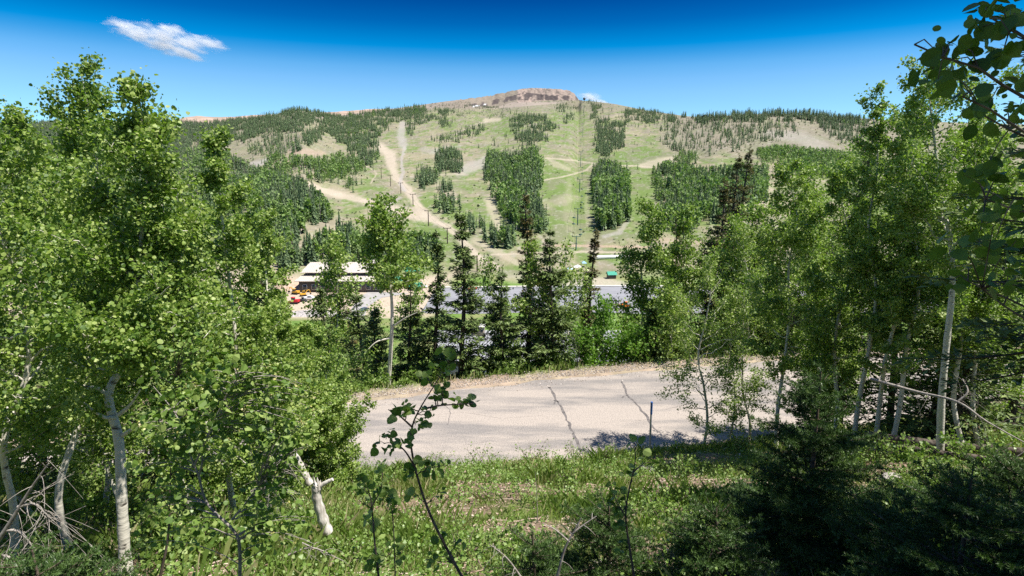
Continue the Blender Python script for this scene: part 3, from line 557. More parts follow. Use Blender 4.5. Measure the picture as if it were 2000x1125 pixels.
def hill_scrub():
    rng = np.random.default_rng(55); qx = rng.uniform(420, 1690, 16000); qy = rng.uniform(200, 500, 16000); X, Y, Z, ok = hit(qx, qy); w = fbm(X / 18, Y / 30, 131); px = qx
    bare = np.minimum.reduce([dline(qx, qy, t[0], t[1]) for t in TRAILS]) > 1.3
    pr = np.clip((w - .42) * 5, 0, 1) * np.where((qx > 1270) & (qy < 315) | (qy < 240) | (qx < 680) & (qy < 340), 1.0, .30); k = ok & bare & (rng.random(len(X)) < pr); X, Y, Z = X[k], Y[k], Z[k]; n = len(X)
    r = rng.uniform(.5, 1.7, n) * (.6 + Y / 2200); c = np.repeat(np.stack([X, Y, Z], 1), 7, 0); d = nrm(rng.normal(size=(n * 7, 3))); d[:, 2] = np.abs(d[:, 2]); P_ = c + d * np.repeat(r, 7)[:, None] * .5
    mb = MB(); leaves(mb, P_, np.repeat(r, 7) * .9, rng, S6, .5, rnd=np.repeat(rng.random(n), 7)); tag(mb.obj('hill_scrub', leafmat('hill_scrub', [(0, (.07, .10, .045)), (.6, (.13, .165, .07)), (1, (.26, .235, .15))], .1, .8, .1), smooth=False), 'low scrub dotted over the open mountain slopes', None, None, 'stuff')
hill_scrub()
# ------------------------------------------------------------------ near trees
def catmull(pts, n):
    pts = np.asarray(pts, float); t = np.linspace(0, len(pts) - 1, n); i = np.clip(t.astype(int), 0, len(pts) - 2); f = (t - i)[:, None]
    p = np.concatenate([[2 * pts[0] - pts[1]], pts, [2 * pts[-1] - pts[-2]]]); a, b, c, d = p[i], p[i + 1], p[i + 2], p[i + 3]
    return .5 * (2 * b + (c - a) * f + (2 * a - 5 * b + 4 * c - d) * f ** 2 + (3 * b - a - 3 * c + d) * f ** 3)
def off_road(px, Y):
    """No tree stands on the asphalt: those that would are moved along their line of sight to its nearer verge."""
    for _ in range(6):
        x = float(us(px, 700)[0]) * Y; a, b = float(ynear(x)), float(yfar(x))
        if a - .5 < Y < b + 1.3: Y = a - (1.9 if px > 1440 else .55) if Y < 18.7 or px < 1000 and Y < (a + b) / 2 + 1.5 else b + 1.6 + (Y * 7.3) % 2.5
    return Y
def aspen(label, px, Y, top, rx, cb=.25, n=5000, leaf=.055, seed=0, path=None, tr=None, lm='aspen_leaf', group='aspens around the road', nb=34, bare=0.0, lean=.25, shape=None, name='aspen_tree', cat='aspen', bark='bark_white', updir=.75, low=0, limbs=()):
    """A quaking aspen: pale wandering trunk, rising limbs with twigs, and round leaves hung in clumps along the twigs."""
    Y = off_road(px, Y) if path is None else Y
    rng = np.random.default_rng(seed); n = int(n * ((4.3 if Y < 7.5 else 3.3 if bare == 0 else 2.2) if Y < 24 else .95)); leaf *= .60 if Y < 7.5 else .70 if Y < 24 else 1.12
    if path is not None: P3 = np.array(path, float)
    else:
        u, s = us(px, top); x = float(us(px, 700)[0]) * Y; z0 = g1(x, Y) - .1; zt = float(s) * Y; H = zt - z0; k = 7
        zs = np.linspace(z0, zt, k); wx = np.cumsum(rng.normal(0, .022 * H, k)); wy = np.cumsum(rng.normal(0, .02 * H, k)); wx -= wx[0]; wy -= wy[0]
        xt = float(u) * Y; wx = wx - np.linspace(0, 1, k) * (wx[-1]) + (xt - x) * np.linspace(0, 1, k) + np.sin(np.linspace(0, math.pi, k)) * rng.normal(0, lean)
        P3 = np.c_[x + wx, Y + wy, zs]
    base = P3[0]; H = P3[-1][2] - base[2]
    T = catmull(P3, 40); tr = tr or (.0058 * H + .010)
    f = np.linspace(0, 1, 40); rad = tr * (1 - f) ** .85 + .004; rad[:2] *= (1.35, 1.12)
    rad = rad * (1 + .07 * np.sin(np.arange(40) * 2.7))
    root = thing(name, label, cat, base, group)
    wood = MB(); crown = MB(); tube(wood, T, rad, 10 if Y < 12 else 7)
    pts = []; wts = []
    hs = np.linspace(cb, .97, nb) + rng.normal(0, .012, nb)
    for i, h in enumerate(hs):
        h = min(max(h, .02), .985); p0 = np.array([np.interp(h, f, T[:, c]) for c in range(3)]); t = (h - cb) / (1 - cb)
        prof = (shape(t) if shape else min(1, .45 + 2.2 * t) * (1.02 - t) ** .55)
        Lb = rx * prof * rng.uniform(.6, 1.2) + .08
        az = i * 2.39996 + rng.normal(0, .5); el = rng.uniform(.15, .75) * updir + .5 * t - low * (1 - t)
        d = np.array([math.cos(az) * math.cos(el), math.sin(az) * math.cos(el), math.sin(el)])
        m = 8; q = np.linspace(0, 1, m)[:, None]; w = np.cumsum(rng.normal(0, .05 * Lb, (m, 3)), 0); w[0] = 0
        br = p0 + d * Lb * q + w + np.array([0, 0, 1]) * Lb * .16 * q ** 2
        r0 = min(np.interp(h, f, rad) * .55, .012 * Lb + .008); tube(wood, br, np.linspace(r0, .0022, m), 5 if Y < 12 else 4)
        if rng.random() < bare: continue
        pts.append((br, Lb))
        for j in range(rng.integers(3, 7)):
            k = rng.integers(2, m); d2 = nrm(d * .6 + rng.normal(size=3) * .7 + np.array([0, 0, .25])); L2 = Lb * rng.uniform(.25, .55) * (1.15 - k / m * .5)
            q2 = np.linspace(0, 1, 5)[:, None]; tw = br[k] + d2 * L2 * q2 + np.cumsum(rng.normal(0, .04 * L2, (5, 3)), 0) * (q2 > 0)
            tube(wood, tw, np.linspace(max(r0 * .45, .0038 if Y < 12 else .006), .0022, 5), 3); pts.append((tw, L2))
    pts.append((T[-8:], H * .12))
    for e in limbs:
        e = catmull(e, 14); tube(wood, e, np.linspace(tr * .42, tr * .12, 14), 7); 
        if e[-1][0] < e[0][0]: pts.append((e[7:], .6))
    wt = np.array([p[1] ** 1.1 for p in pts]); cnt = rng.multinomial(n, wt / wt.sum()); LP = []
    for (br, Lb), c in zip(pts, cnt):
        if c == 0: continue
        s = rng.uniform(.12, 1.05, c) ** .8 * (len(br) - 1); i = np.clip(s.astype(int), 0, len(br) - 2); ff = (s - i)[:, None]
        sg = .04 + .07 * min(Lb, 1.6) + (.0035 * Y if Y > 20 else 0)
        LP.append(br[i] * (1 - ff) + br[i + 1] * ff + rng.normal(0, 1, (c, 3)) * sg * np.array([1, 1, .8]))
    LP = np.concatenate(LP); leaves(crown, LP, leaf, rng, S8 if Y < 4 else S6 if Y < 18 else S4, .4, rnd=np.clip(rng.beta(2, 2.4, len(LP)) + (fbm(LP[:, 0] * 1.5 + seed, LP[:, 2] * 1.5, 3) - .5) * .5, 0, 1))
    wood.obj('trunk', M[bark], root); crown.obj('crown', M[lm], root, smooth=False)
    return root
def spruce(label, px, Y, top, R, nw=34, seed=0, lm='needle', group='spruces around the road', bare=0.0, spray=.16, per=26, cb=.05, name='spruce_tree', cat='spruce', x=None, H=None, pw=.85):
    """A mountain spruce: straight trunk, drooping whorls of limbs, each limb a flat ragged fan of needle sprays."""
    rng = np.random.default_rng(seed)
    if x is None:
        Y = off_road(px, Y)
        u, s = us(px, top); x = float(u) * Y; z0 = g1(x, Y) - .1; H = float(s) * Y - z0
    else: z0 = g1(x, Y) - .1
    root = thing(name, label, cat, (x, Y, z0), group); wood = MB(); crown = MB()
    q = np.linspace(0, 1, 14); T = np.c_[x + .015 * H * np.sin(q * 5 + seed), Y + .01 * H * np.cos(q * 4 + seed), z0 + q * H]; T[:, 0] -= T[0, 0] - x; T[:, 1] -= T[0, 1] - Y
    tube(wood, T, (.013 * H + .03) * (1 - q) ** .8 + .006, 7)
    for i in range(nw):
        zf = cb + (1 - cb) * (i + rng.uniform(0, .8)) / nw
        if zf > .985: continue
        for j in range(rng.integers(4, 7)):
            az = rng.uniform(0, 6.283); zf = min(max(zf + rng.normal(0, .012), .02), .98); L_ = R * (1 - zf) ** pw * rng.uniform(.4, 1.25) + .12; p0 = np.array([np.interp(zf, q, T[:, c]) for c in range(3)])
            el = -.42 + .85 * zf + rng.normal(0, .12); d = np.array([math.cos(az) * math.cos(el), math.sin(az) * math.cos(el), math.sin(el)]); sd = np.array([-math.sin(az), math.cos(az), 0])
            m = 6; qq = np.linspace(0, 1, m)[:, None]; br = p0 + d * L_ * qq + np.array([0, 0, 1.]) * L_ * (.20 * qq ** 2 - .12 * qq)
            tube(wood, br, np.linspace(.010 + .006 * L_, .003, m), 4)
            if rng.random() < bare * (1.3 - zf): continue
            c = int(per * (.35 + L_)) + 5; s = rng.uniform(.15 if L_ > .5 else 0, 1, c); i0 = np.clip((s * (m - 1)).astype(int), 0, m - 2); ff = (s * (m - 1) - i0)[:, None]
            pc = br[i0] * (1 - ff) + br[i0 + 1] * ff; side = rng.choice([-1, 1], c)[:, None] * rng.uniform(.1, 1, (c, 1))
            wdt = (.36 * L_ * (1.15 - s) + .05)[:, None]; pc = pc + sd * side * wdt * .8 + np.array([0, 0, 1.]) * rng.normal(-.03, .03, (c, 1))
            ad = d * .8 + sd * side * .9 + rng.normal(0, .3, (c, 3)) + np.array([0, 0, -.1])
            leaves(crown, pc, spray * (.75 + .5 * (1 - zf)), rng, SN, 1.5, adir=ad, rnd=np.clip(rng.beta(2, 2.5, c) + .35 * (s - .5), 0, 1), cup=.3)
    tp = T[-1] + np.array([0, 0, 1.]) * rng.uniform(-.3, .05, (10, 1)); leaves(crown, tp, spray * .8, rng, SN, .2, adir=rng.normal(0, .4, (10, 3)) + np.array([0, 0, 1.]))
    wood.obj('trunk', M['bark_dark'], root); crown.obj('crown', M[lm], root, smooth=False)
    return root
def fir(label, x, y, H, R, seed, nlen=.028, dens=300, lm='fir_needle', nw=12, group='young firs near the camera', name='fir_tree', cat='fir', cb=.06, wid=.0065, sink=.1, lift=0.0):
    """A young fir close by: whorled boughs with side twigs, every twig set round with single needles."""
    rng = np.random.default_rng(seed); z0 = g1(x, y) - sink; root = thing(name, label, cat, (x, y, z0), group); wood = MB(); crown = MB()
    T = np.array([(x, y, z0), (x + .02, y, z0 + H * .5), (x, y + .01, z0 + H)]); tube(wood, catmull(T, 10), np.linspace(.014 * H + .012, .006, 10), 7)
    seg = [(T[2] - np.array([0, 0, .3]), np.array([0, 0, 1.]), .32)]
    for i in range(nw):
        zf = cb + (.97 - cb) * (i / nw) ** .9 + rng.uniform(0, .03)
        for j in range(rng.integers(5, 8)):
            az = rng.uniform(0, 6.283); L_ = R * (1 - zf) ** .8 * rng.uniform(.7, 1.15) + .08; el = -.25 + .8 * zf + rng.normal(0, .1) + lift
            d = np.array([math.cos(az) * math.cos(el), math.sin(az) * math.cos(el), math.sin(el)]); sd = np.array([-math.sin(az), math.cos(az), 0]); p0 = np.array([x, y, z0 + zf * H]); m = 7
            qq = np.linspace(0, 1, m)[:, None]; br = p0 + d * L_ * qq + np.array([0, 0, 1.]) * L_ * (.18 * qq ** 2 - .1 * qq); tube(wood, br, np.linspace(.004 + .008 * L_, .002, m), 4)
            for k in range(1, m): seg.append((br[k - 1], br[k] - br[k - 1], L_ / (m - 1)))
            for side in (-1, 1):
                nt_ = max(2, int(L_ / .085))
                for t in np.linspace(.18, .97, nt_):
                    k = min(int(t * (m - 1)), m - 2); p = br[k] + (br[k + 1] - br[k]) * (t * (m - 1) - k); l2 = L_ * .42 * (1.08 - t) * rng.uniform(.7, 1.2) + .04
                    d2 = nrm(d * .75 + sd * side * .8 + rng.normal(0, .12, 3)); seg.append((p, d2 * l2, l2))
                    if l2 > .16:
                        for s3 in (-1, 1):
                            pp = p + d2 * l2 * .45; d3 = nrm(d2 + .8 * s3 * np.cross(d2, [0, 0, 1.]) + rng.normal(0, .1, 3)); seg.append((pp, d3 * l2 * .5, l2 * .5))
    A = np.array([s[0] for s in seg]); D = np.array([s[1] for s in seg]); Ls = np.array([s[2] for s in seg]); D = nrm(D) * Ls[:, None]
    cnt = np.maximum((Ls * dens).astype(int), 4); idx = np.repeat(np.arange(len(seg)), cnt); n = len(idx)
    t = rng.random(n); p = A[idx] + D[idx] * t[:, None]; u = nrm(D[idx]); r = rng.normal(size=(n, 3)); r[:, 2] += .35; r = nrm(r - (r * u).sum(1, keepdims=True) * u)
    nd = nrm(u * .55 + r); w = np.cross(nd, rng.normal(size=(n, 3))); w = nrm(w) * wid * .5; ln = (nlen * rng.uniform(.7, 1.2, n))[:, None]
    V = np.stack([p - w, p + w, p + nd * ln], 1).reshape(-1, 3); tw = rng.uniform(0, .7, len(seg)) + .0
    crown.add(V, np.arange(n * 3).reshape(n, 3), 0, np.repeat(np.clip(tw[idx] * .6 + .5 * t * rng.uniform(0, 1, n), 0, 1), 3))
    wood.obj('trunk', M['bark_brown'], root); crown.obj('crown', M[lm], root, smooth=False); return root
pp = lambda rows: [P(a, b, c) for a, b, c in rows]
# the left side
root = aspen('tall aspen with thick white trunk that bends where its limbs fork', 243, 5, 170, 1.25, .50, 8600, .053, 101, tr=.05, nb=44, group='aspens left of the road', lean=.1, shape=lambda t: min(1, .7 + 2 * t) * (1.03 - t) ** 1.15, limbs=[pp([(226, 815, 5), (205, 815, 4.95), (180, 800, 4.9), (150, 775, 4.85)]), pp([(212, 772, 5.05), (190, 758, 5), (160, 752, 4.95), (120, 735, 4.95)]), pp([(240, 850, 5), (262, 835, 4.95), (290, 815, 4.9)]), pp([(232, 810, 5), (255, 790, 5), (275, 760, 4.95)]), pp([(264, 610, 5.2), (300, 590, 5.1), (330, 560, 5.0)]), pp([(268, 640, 5.2), (240, 610, 5.15), (215, 560, 5.1)])],
    path=pp([(246, 1125, 4.9), (238, 980, 4.95), (232, 860, 5), (212, 772, 5.05), (240, 712, 5.15), (262, 640, 5.2), (272, 500, 5.3), (288, 330, 5.3), (268, 165, 5.2)]))
LEFT = [('aspen standing west of the border aspen, outermost on the slope', -260, 6.6, 240, 1.3, .25, 3500, .058), ('outer aspen on the western slope behind the outermost one', -330, 9.5, 220, 1.5, .2, 4000, .066), ('outer aspen low on the western slope by the road', -170, 12.5, 330, 1.6, .2, 4000, .075), ('far western aspen by the road edge', -420, 12.0, 300, 1.8, .15, 4000, .075),
 ('leafy aspen west of the long pale roof', 512, 14, 500, .9, .15, 3800, .078), ('leafy aspen behind the slim spire crown', 475, 13, 395, 1.0, .2, 4500, .075), ('low aspen before the rubble bank', 610, 17, 640, 1.3, .1, 4000, .085),
   # label, px, Y, top, rx, cb, n, leaf
 ('aspen with ragged twin tip rising highest at the western edge', 70, 6.4, 125, 1.15, .30, 8000, .056), ('leafy aspen cut by the western border of the view', -60, 5.6, 230, 1.25, .3, 5500, .055),
 ('aspen filling the gap between the highest crown and the forked white trunk', 150, 8.6, 228, 1.2, .22, 6000, .062), ('slim aspen with narrow spire crown before the dead valley woods', 425, 9.0, 258, .70, .18, 6000, .060),
 ('rounded aspen just west of the slim spire crown', 345, 8.2, 440, .95, .2, 5200, .058), ('mid green aspen east of the slim spire crown', 512, 11.5, 420, 1.0, .22, 5000, .070),
 ('short bushy aspen before the red skid truck', 590, 12.5, 640, 1.25, .1, 5200, .072), ('low leafy aspen spilling over the road edge', 655, 12.2, 790, .85, .05, 3800, .062),
 ('shaded aspen standing behind the forked white trunk', 120, 10.5, 380, 1.4, .15, 5000, .068), ('lower leafy aspen beside the brown stemmed shrub', 495, 8.2, 620, .85, .12, 4200, .058),
 ('aspen with thin pale stem behind the forked white trunk', 205, 7.4, 600, .9, .35, 2600, .058), ('young aspen at the far western border by the dead boughs', 20, 8.5, 560, 1.2, .2, 4200, .06),
 ('small aspen over the access road bank', 585, 15, 700, 1.2, .1, 4000, .075), ('young aspen in front of the dark spruce thicket', 400, 10.5, 560, 1.15, .1, 4800, .066)]
for k, (lb, px, Y, top, rx, cb, n, lf) in enumerate(LEFT): aspen(lb, px, Y, top, rx, cb, n, lf, 200 + k, group='aspens left of the road', nb=30)
for k, (lb, px, Y, top, R) in enumerate([('dark spruce half hidden among the western aspens', 505, 12.5, 545, 1.5), ('shaded spruce deep behind the forked white trunk', 160, 13, 480, 1.7), ('shaded spruce behind the western border aspens', 20, 12, 560, 1.7), ('dark spruce thicket behind the brown stemmed shrub', 360, 13.5, 500, 1.6)]):
    spruce(lb, px, Y, top, R, 26, 300 + k, group='spruces left of the road', spray=.15, per=24)
# the middle, beyond the road
MID = [('aspen on the bank left of the slim pale trunk', 600, 37, 640, 1.6, .2, 3000, .14, .0), ('aspen on the bank below the white pickup', 690, 40, 625, 1.6, .2, 3000, .14, .0), ('aspen on the bank behind the bare white trunk', 735, 38, 590, 1.4, .2, 3000, .14, .0), ('pale aspen leaning over the green cabin', 800, 36, 500, 1.5, .3, 3600, .135, .0),
 ('small aspen on the bank beneath the leftmost cupola', 985, 34, 590, 1.5, .1, 4000, .135, .0), ('small aspen filling behind the broad dark spruce', 1060, 36, 540, 1.6, .2, 4000, .135, .0), ('leafy aspen between the sparse stems and the thin spire', 1140, 37, 590, 1.6, .1, 4000, .135, .0), ('small leafy aspen left of the oval aspen foot', 1222, 36, 620, 1.2, .1, 3500, .135, .0), ('leafy aspen between the two full aspens', 1300, 37, 480, 1.9, .15, 6000, .135, .0), ('leafy aspen behind the bend of the road', 1380, 38, 450, 2.2, .15, 6500, .135, .0),
  ('pale aspen with tall bare white trunk beyond the road', 760, 26.3, 400, 1.65, .52, 8500, .125, .0), ('aspen with slim pale trunk before the long pale roof', 655, 33, 462, 1.9, .42, 5200, .13, .0),
 ('thin sparse aspen just right of the broad middle spruce', 1108, 30, 478, 1.0, .45, 1700, .11, .2), ('second sparse aspen stem before the grey roof end', 1138, 31, 520, .8, .5, 900, .11, .3),
 ('airy aspen growing against the tallest middle spire', 1035, 29, 470, 1.15, .40, 2500, .115, .1), ('loose small aspen over the leftmost cupola', 950, 31, 500, 1.0, .5, 1500, .115, .1),
 ('bright green young aspen below the ragged thin spire', 1178, 28.8, 585, 1.15, .12, 3200, .115, .0), ('full oval aspen standing beside the orange machine', 1256, 33, 392, 1.75, .25, 10000, .125, .0),
 ('full aspen right of the oval one', 1342, 33, 400, 1.75, .2, 9000, .125, .0), ('aspen behind the roadside sapling', 1425, 31, 430, 1.9, .15, 8000, .125, .0),
 ('aspen crown before the dark twin spires', 1485, 29, 400, 2.0, .15, 9000, .12, .0), ('low aspen beyond the road bend', 1310, 28.5, 560, 1.5, .1, 4000, .115, .0)]
for k, (lb, px, Y, top, rx, cb, n, lf, bare) in enumerate(MID): aspen(lb, px, Y, top, rx, cb, n, lf, 400 + k, group='aspens beyond the road', nb=28, bare=bare, lm='aspen_bright' if 'bright' in lb else 'aspen_leaf', lean=.12, path=pp([(757, 775, 26.3), (763, 690, 26.3), (766, 610, 26.3), (761, 540, 26.4), (752, 470, 26.5), (741, 398, 26.6)]) if k == 10 else None, limbs=[pp([(764, 640, 26.3), (790, 622, 26), (815, 610, 25.8)]), pp([(763, 560, 26.4), (785, 552, 26.2), (812, 545, 26)]), pp([(764, 660, 26.3), (735, 668, 26), (712, 690, 25.8)])] if k == 10 else (), tr=(.115 if k == 10 else None), low=.2)
SPR = [ ('thin dark spruce spire west of the tall one', 845, 29, 450, 1.15, 40, .15, 'needle'), ('tall straight spruce spire rising before the dirt track', 893, 27, 413, 1.3, 44, .12, 'needle'),
 ('tallest rusty tipped spire in the middle', 1027, 30, 376, 1.15, 46, .25, 'needle_brown'), ('broad dark spruce in the middle of the bank', 1080, 28.5, 448, 1.75, 40, .0, 'needle'), ('wide low spruce left of the tallest rusty spire', 985, 28, 530, 1.7, 32, .0, 'needle'),
 ('ragged thin spire with bare lower trunk', 1164, 31.5, 448, .85, 38, .35, 'needle_brown'), ('spruce beside the bare white aspen trunk', 795, 28, 545, 1.35, 30, .15, 'needle'), ('rusty topped spruce behind the slim pale trunk', 640, 34, 452, 1.4, 34, .15, 'needle_brown'),
 ('dark spruce left of the slim pale trunk', 625, 31, 560, 1.5, 26, .0, 'needle'), ('dark spruce right of the slim pale trunk', 700, 30.5, 560, 1.5, 26, .0, 'needle'), ('small spruce under the bare white aspen trunk', 735, 27.5, 600, 1.1, 24, .1, 'needle'),
 ('taller of the dark rusty twin spires', 1470, 37, 283, 2.0, 46, .05, 'needle_brown'), ('lower of the dark rusty twin spires', 1440, 38, 302, 1.9, 42, .05, 'needle_brown'), ('rusty spruce standing left of the twin spires', 1408, 36, 345, 1.7, 40, .1, 'needle_brown'),
 ('dark rusty spruce behind the full aspen', 1318, 38, 430, 1.8, 34, .0, 'needle_brown'), ('dark spruce under the oval aspen', 1275, 29, 600, 1.5, 24, .0, 'needle'), ('shaded spruce right of the dark twin spires', 1500, 33, 430, 1.9, 36, .0, 'needle')]
for k, (lb, px, Y, top, R, nw, bare, lm) in enumerate(SPR): spruce(lb, px, Y, top, R * 1.3, int(nw * .85), 500 + k, lm, 'spruces beyond the road', bare, spray=.20, per=52, pw=1.0)
# the right side
aspen('leaning aspen with thick white trunk by the fallen log', 1838, 11.6, 118, 1.6, .45, 7500, .064, 601, tr=.08, nb=36, group='aspens right of the road', path=[P(1836, 924, 11.6), P(1838, 800, 11.6), P(1848, 680, 11.6), P(1860, 560, 11.6), P(1856, 470, 11.7), P(1838, 380, 11.8), P(1822, 250, 11.9), P(1808, 118, 12)])
RIGHT = [('tall leafy aspen beyond the road behind the slender crown', 1605, 29, 330, 2.5, .15, 9000, .115, .0), ('broad aspen beyond the road behind the bare dark spruce', 1700, 30, 270, 2.6, .15, 9000, .115, .0), ('tall aspen between the slender and the highest narrow crowns', 1735, 14, 225, 1.25, .25, 6500, .07, .0), ('full aspen beside the leaning white trunk top', 1925, 12.6, 205, 1.5, .3, 7000, .066, .0), ('aspen beyond the road behind the spreading one', 1545, 30, 420, 2.3, .15, 8000, .115, .0),
 ('aspen filling the gap west of the slender crown', 1590, 23, 385, 2.0, .2, 7000, .09, .0), ('broad aspen behind the slender crown', 1680, 22, 290, 2.0, .2, 7500, .088, .0), ('broad aspen behind the highest narrow crown', 1745, 24, 300, 2.2, .2, 7500, .09, .0), ('leafy aspen behind the leaning white trunk crown', 1870, 18, 255, 1.9, .2, 7000, .08, .0), ('leafy aspen deep at the eastern border', 1960, 16, 330, 1.9, .2, 7000, .078, .0), ('low leafy aspen by the road bend', 1500, 25, 470, 1.9, .1, 6000, .09, .0), ('low leafy aspen between bend and slender crown', 1640, 17, 560, 1.3, .08, 4500, .078, .0),
 ('spreading aspen nearest the road bend, pale slim trunk', 1535, 16.2, 318, 1.75, .28, 8000, .080, .0), ('aspen with low bright crown behind the roadside sapling', 1455, 20, 440, 1.7, .2, 6500, .085, .0), ('aspen with leafy shoulder west of the bare dark spruce', 1640, 15, 330, 1.35, .25, 6500, .074, .0),
 ('slender aspen crowned beside the bare dark spruce', 1690, 14.5, 185, .95, .35, 5000, .072, .0), ('highest narrow aspen east of the bare dark spruce', 1765, 13.5, 185, 1.0, .35, 5200, .07, .0), ('aspen with crown against the eastern border', 1950, 13, 250, 1.3, .28, 6500, .062, .0),
 ('low aspen behind the leaning white trunk', 1900, 14, 430, 1.6, .15, 5500, .07, .0), ('low shaded aspen behind the young dark fir', 1600, 19, 560, 1.7, .12, 5500, .08, .0), ('aspen thicket between the bend and the dark spruce', 1690, 20, 470, 1.8, .12, 5500, .082, .0), ('aspen far behind the leaning white trunk', 1800, 21, 420, 1.9, .15, 5500, .085, .0),
 ('sparse aspen sapling at the road edge by the marker post', 1386, 18.1, 500, 1.75, .10, 4200, .082, .1), ('thin aspen sapling between the bend and the roadside one', 1432, 18.3, 600, 1.1, .15, 2200, .078, .1), ('leafy aspen sapling at the bend side of the thin one', 1478, 18.4, 540, 1.3, .15, 3000, .08, .05)]
for k, (lb, px, Y, top, rx, cb, n, lf, bare) in enumerate(RIGHT): aspen(lb, px, Y, top, rx, cb, n, lf, 620 + k, group='aspens right of the road', nb=32, bare=bare, lean=.12, low=.3 if 'sapling' in lb else 0)
for k, (lb, px, Y, top, R, nw, bare) in enumerate([('bare dark spruce trunk hung with dead twigs', 1714, 16.8, 235, 1.0, 44, .8), ('dark spruce shading the road bend', 1640, 18.5, 500, 1.7, 28, .0), ('dark spruce beyond the bend behind the slender crown', 1625, 29, 400, 2.6, 34, .0), ('dark spruce beyond the bend behind the bare trunk', 1745, 28, 380, 2.6, 34, .0), ('dark spruce beside the leaning white trunk', 1880, 14.5, 430, 1.8, 28, .0), ('dark spruce under the spreading aspen', 1560, 20, 560, 1.5, 26, .0), ('shaded spruce behind the leaning white trunk', 1790, 17, 480, 1.8, 28, .1), ('shaded spruce by the fallen log', 1930, 13.5, 520, 1.9, 26, .05), ('deep shaded spruce at the eastern border', 2060, 16, 380, 2.2, 30, .0)]):
    spruce(lb, px, Y, top, R, nw, 700 + k, 'needle', 'spruces right of the road', bare, spray=.15, per=24)
spruce('tall near spruce rising out of the top eastern corner', 2010, 7.5, -120, 2.1, 44, 720, 'needle', 'spruces right of the road', 0, .12, 50, .25, x=7.9, H=10.5, pw=.5)
spruce('great spruce overshadowing the near slope', 0, .9, 0, 2.7, 44, 721, 'needle', 'spruces right of the road', 0, .17, 44, .22, x=4.6, H=10.5, pw=.6)
spruce('second great spruce overshadowing the near slope', 0, 3.3, 0, 1.7, 44, 722, 'needle', 'spruces right of the road', 0, .17, 44, .2, x=7.4, H=11.5, pw=.6)
spruce('spruce standing behind the camera side of the slope', 0, -.6, 0, 2.2, 40, 723, 'needle', 'spruces right of the road', 0, .17, 40, .28, x=4.2, H=9.5, pw=.6)
# young firs close by
FIRS = [('young dark fir with brushy leader and layered boughs', 1605, 5.3, 725, 1.08, 3001, .032, 360, 15), ('low dark fir spreading over the bottom eastern corner', 1900, 3.7, 935, 1.2, 3002, .026, 330, 10), ('small fir half shaded under the broken sapling', 1190, 4.6, 985, .85, 3003, .028, 300, 9), ('small fir with sunlit bough tips left of the dark layered fir', 1400, 4.3, 990, .8, 3004, .028, 300, 9),
 ('yellow green fir boughs in the bottom western corner', 60, 3.6, 1075, .75, 3005, .028, 300, 7), ('low fir under the grey broken twig', 1040, 4.3, 1040, .6, 3006, .026, 300, 7), ('dark fir seedling at the eastern border', 2010, 5.4, 900, 1.3, 3007, .03, 280, 10), ('dark low fir between the layered fir and the corner fir', 1740, 4.4, 1000, .9, 3008, .028, 300, 9)]
for lb, px, y, top, R, sd_, nl, dn, nw in FIRS:
    u, s = us(px, top); x = float(u) * y; H = max(float(s) * y - g1(x, y) + .1, .35); fir(lb, x, y, H, R, sd_, nl * 1.12, dn * 1.25, 'fir_needle', nw, wid=.0075)
# ------------------------------------------------------------------ shrubs, saplings, dead wood
def bush(label, x, y, H, R, n, leaf, seed, lm='shrub_leaf', stems=9, group='shrubs around the road', name='leafy_shrub', cat='shrub', blossom=0, bark='bark_brown'):
    rng = np.random.default_rng(seed); z0 = g1(x, y) - .05; root = thing(name, label, cat, (x, y, z0), group); wood = MB(); crown = MB(); LP = []
    for i in range(stems):
        az = i * 2.4 + rng.normal(0, .4); rr = R * rng.uniform(.2, 1.0); h = H * rng.uniform(.6, 1.05) * (1.05 - .35 * rr / R); q = np.linspace(0, 1, 9)[:, None]
        tip = np.array([math.cos(az) * rr, math.sin(az) * rr, h]); st = np.array([x, y, z0]) + tip * np.c_[q ** 1.3, q ** 1.3, q] + np.cumsum(rng.normal(0, .025 * H, (9, 3)), 0) * (q > 0)
        tube(wood, st, np.linspace(.006 + .006 * H, .002, 9), 5); tw = [st[3:]]
        for j in range(6):
            k = rng.integers(3, 9); d = nrm(rng.normal(size=3) + np.array([math.cos(az) * .4, math.sin(az) * .4, .5])); l = H * rng.uniform(.12, .3); t2 = st[k] + d * l * np.linspace(0, 1, 4)[:, None]
            tube(wood, t2, np.linspace(.004, .0015, 4), 3); tw.append(t2)
        for t2 in tw:
            c = max(1, int(n / stems / 7)); s = rng.uniform(.1, 1, c) * (len(t2) - 1); k = np.clip(s.astype(int), 0, len(t2) - 2); LP.append(t2[k] + (t2[k + 1] - t2[k]) * (s - k)[:, None] + rng.normal(0, .035 + .035 * H, (c, 3)))
    LP = np.concatenate(LP); leaves(crown, LP, leaf, rng, S6 if y < 12 else S4, .5)
    wood.obj('stems', M[bark], root); crown.obj('foliage', M[lm], root, smooth=False)
    if blossom:
        fl = MB(); c = LP[rng.choice(len(LP), blossom)]; c = np.repeat(c, 9, 0) + rng.normal(0, .018, (blossom * 9, 3)); leaves(fl, c, .014, rng, S4, .5); fl.obj('blossom', M['yellow_blossom'], root, smooth=False)
    return root
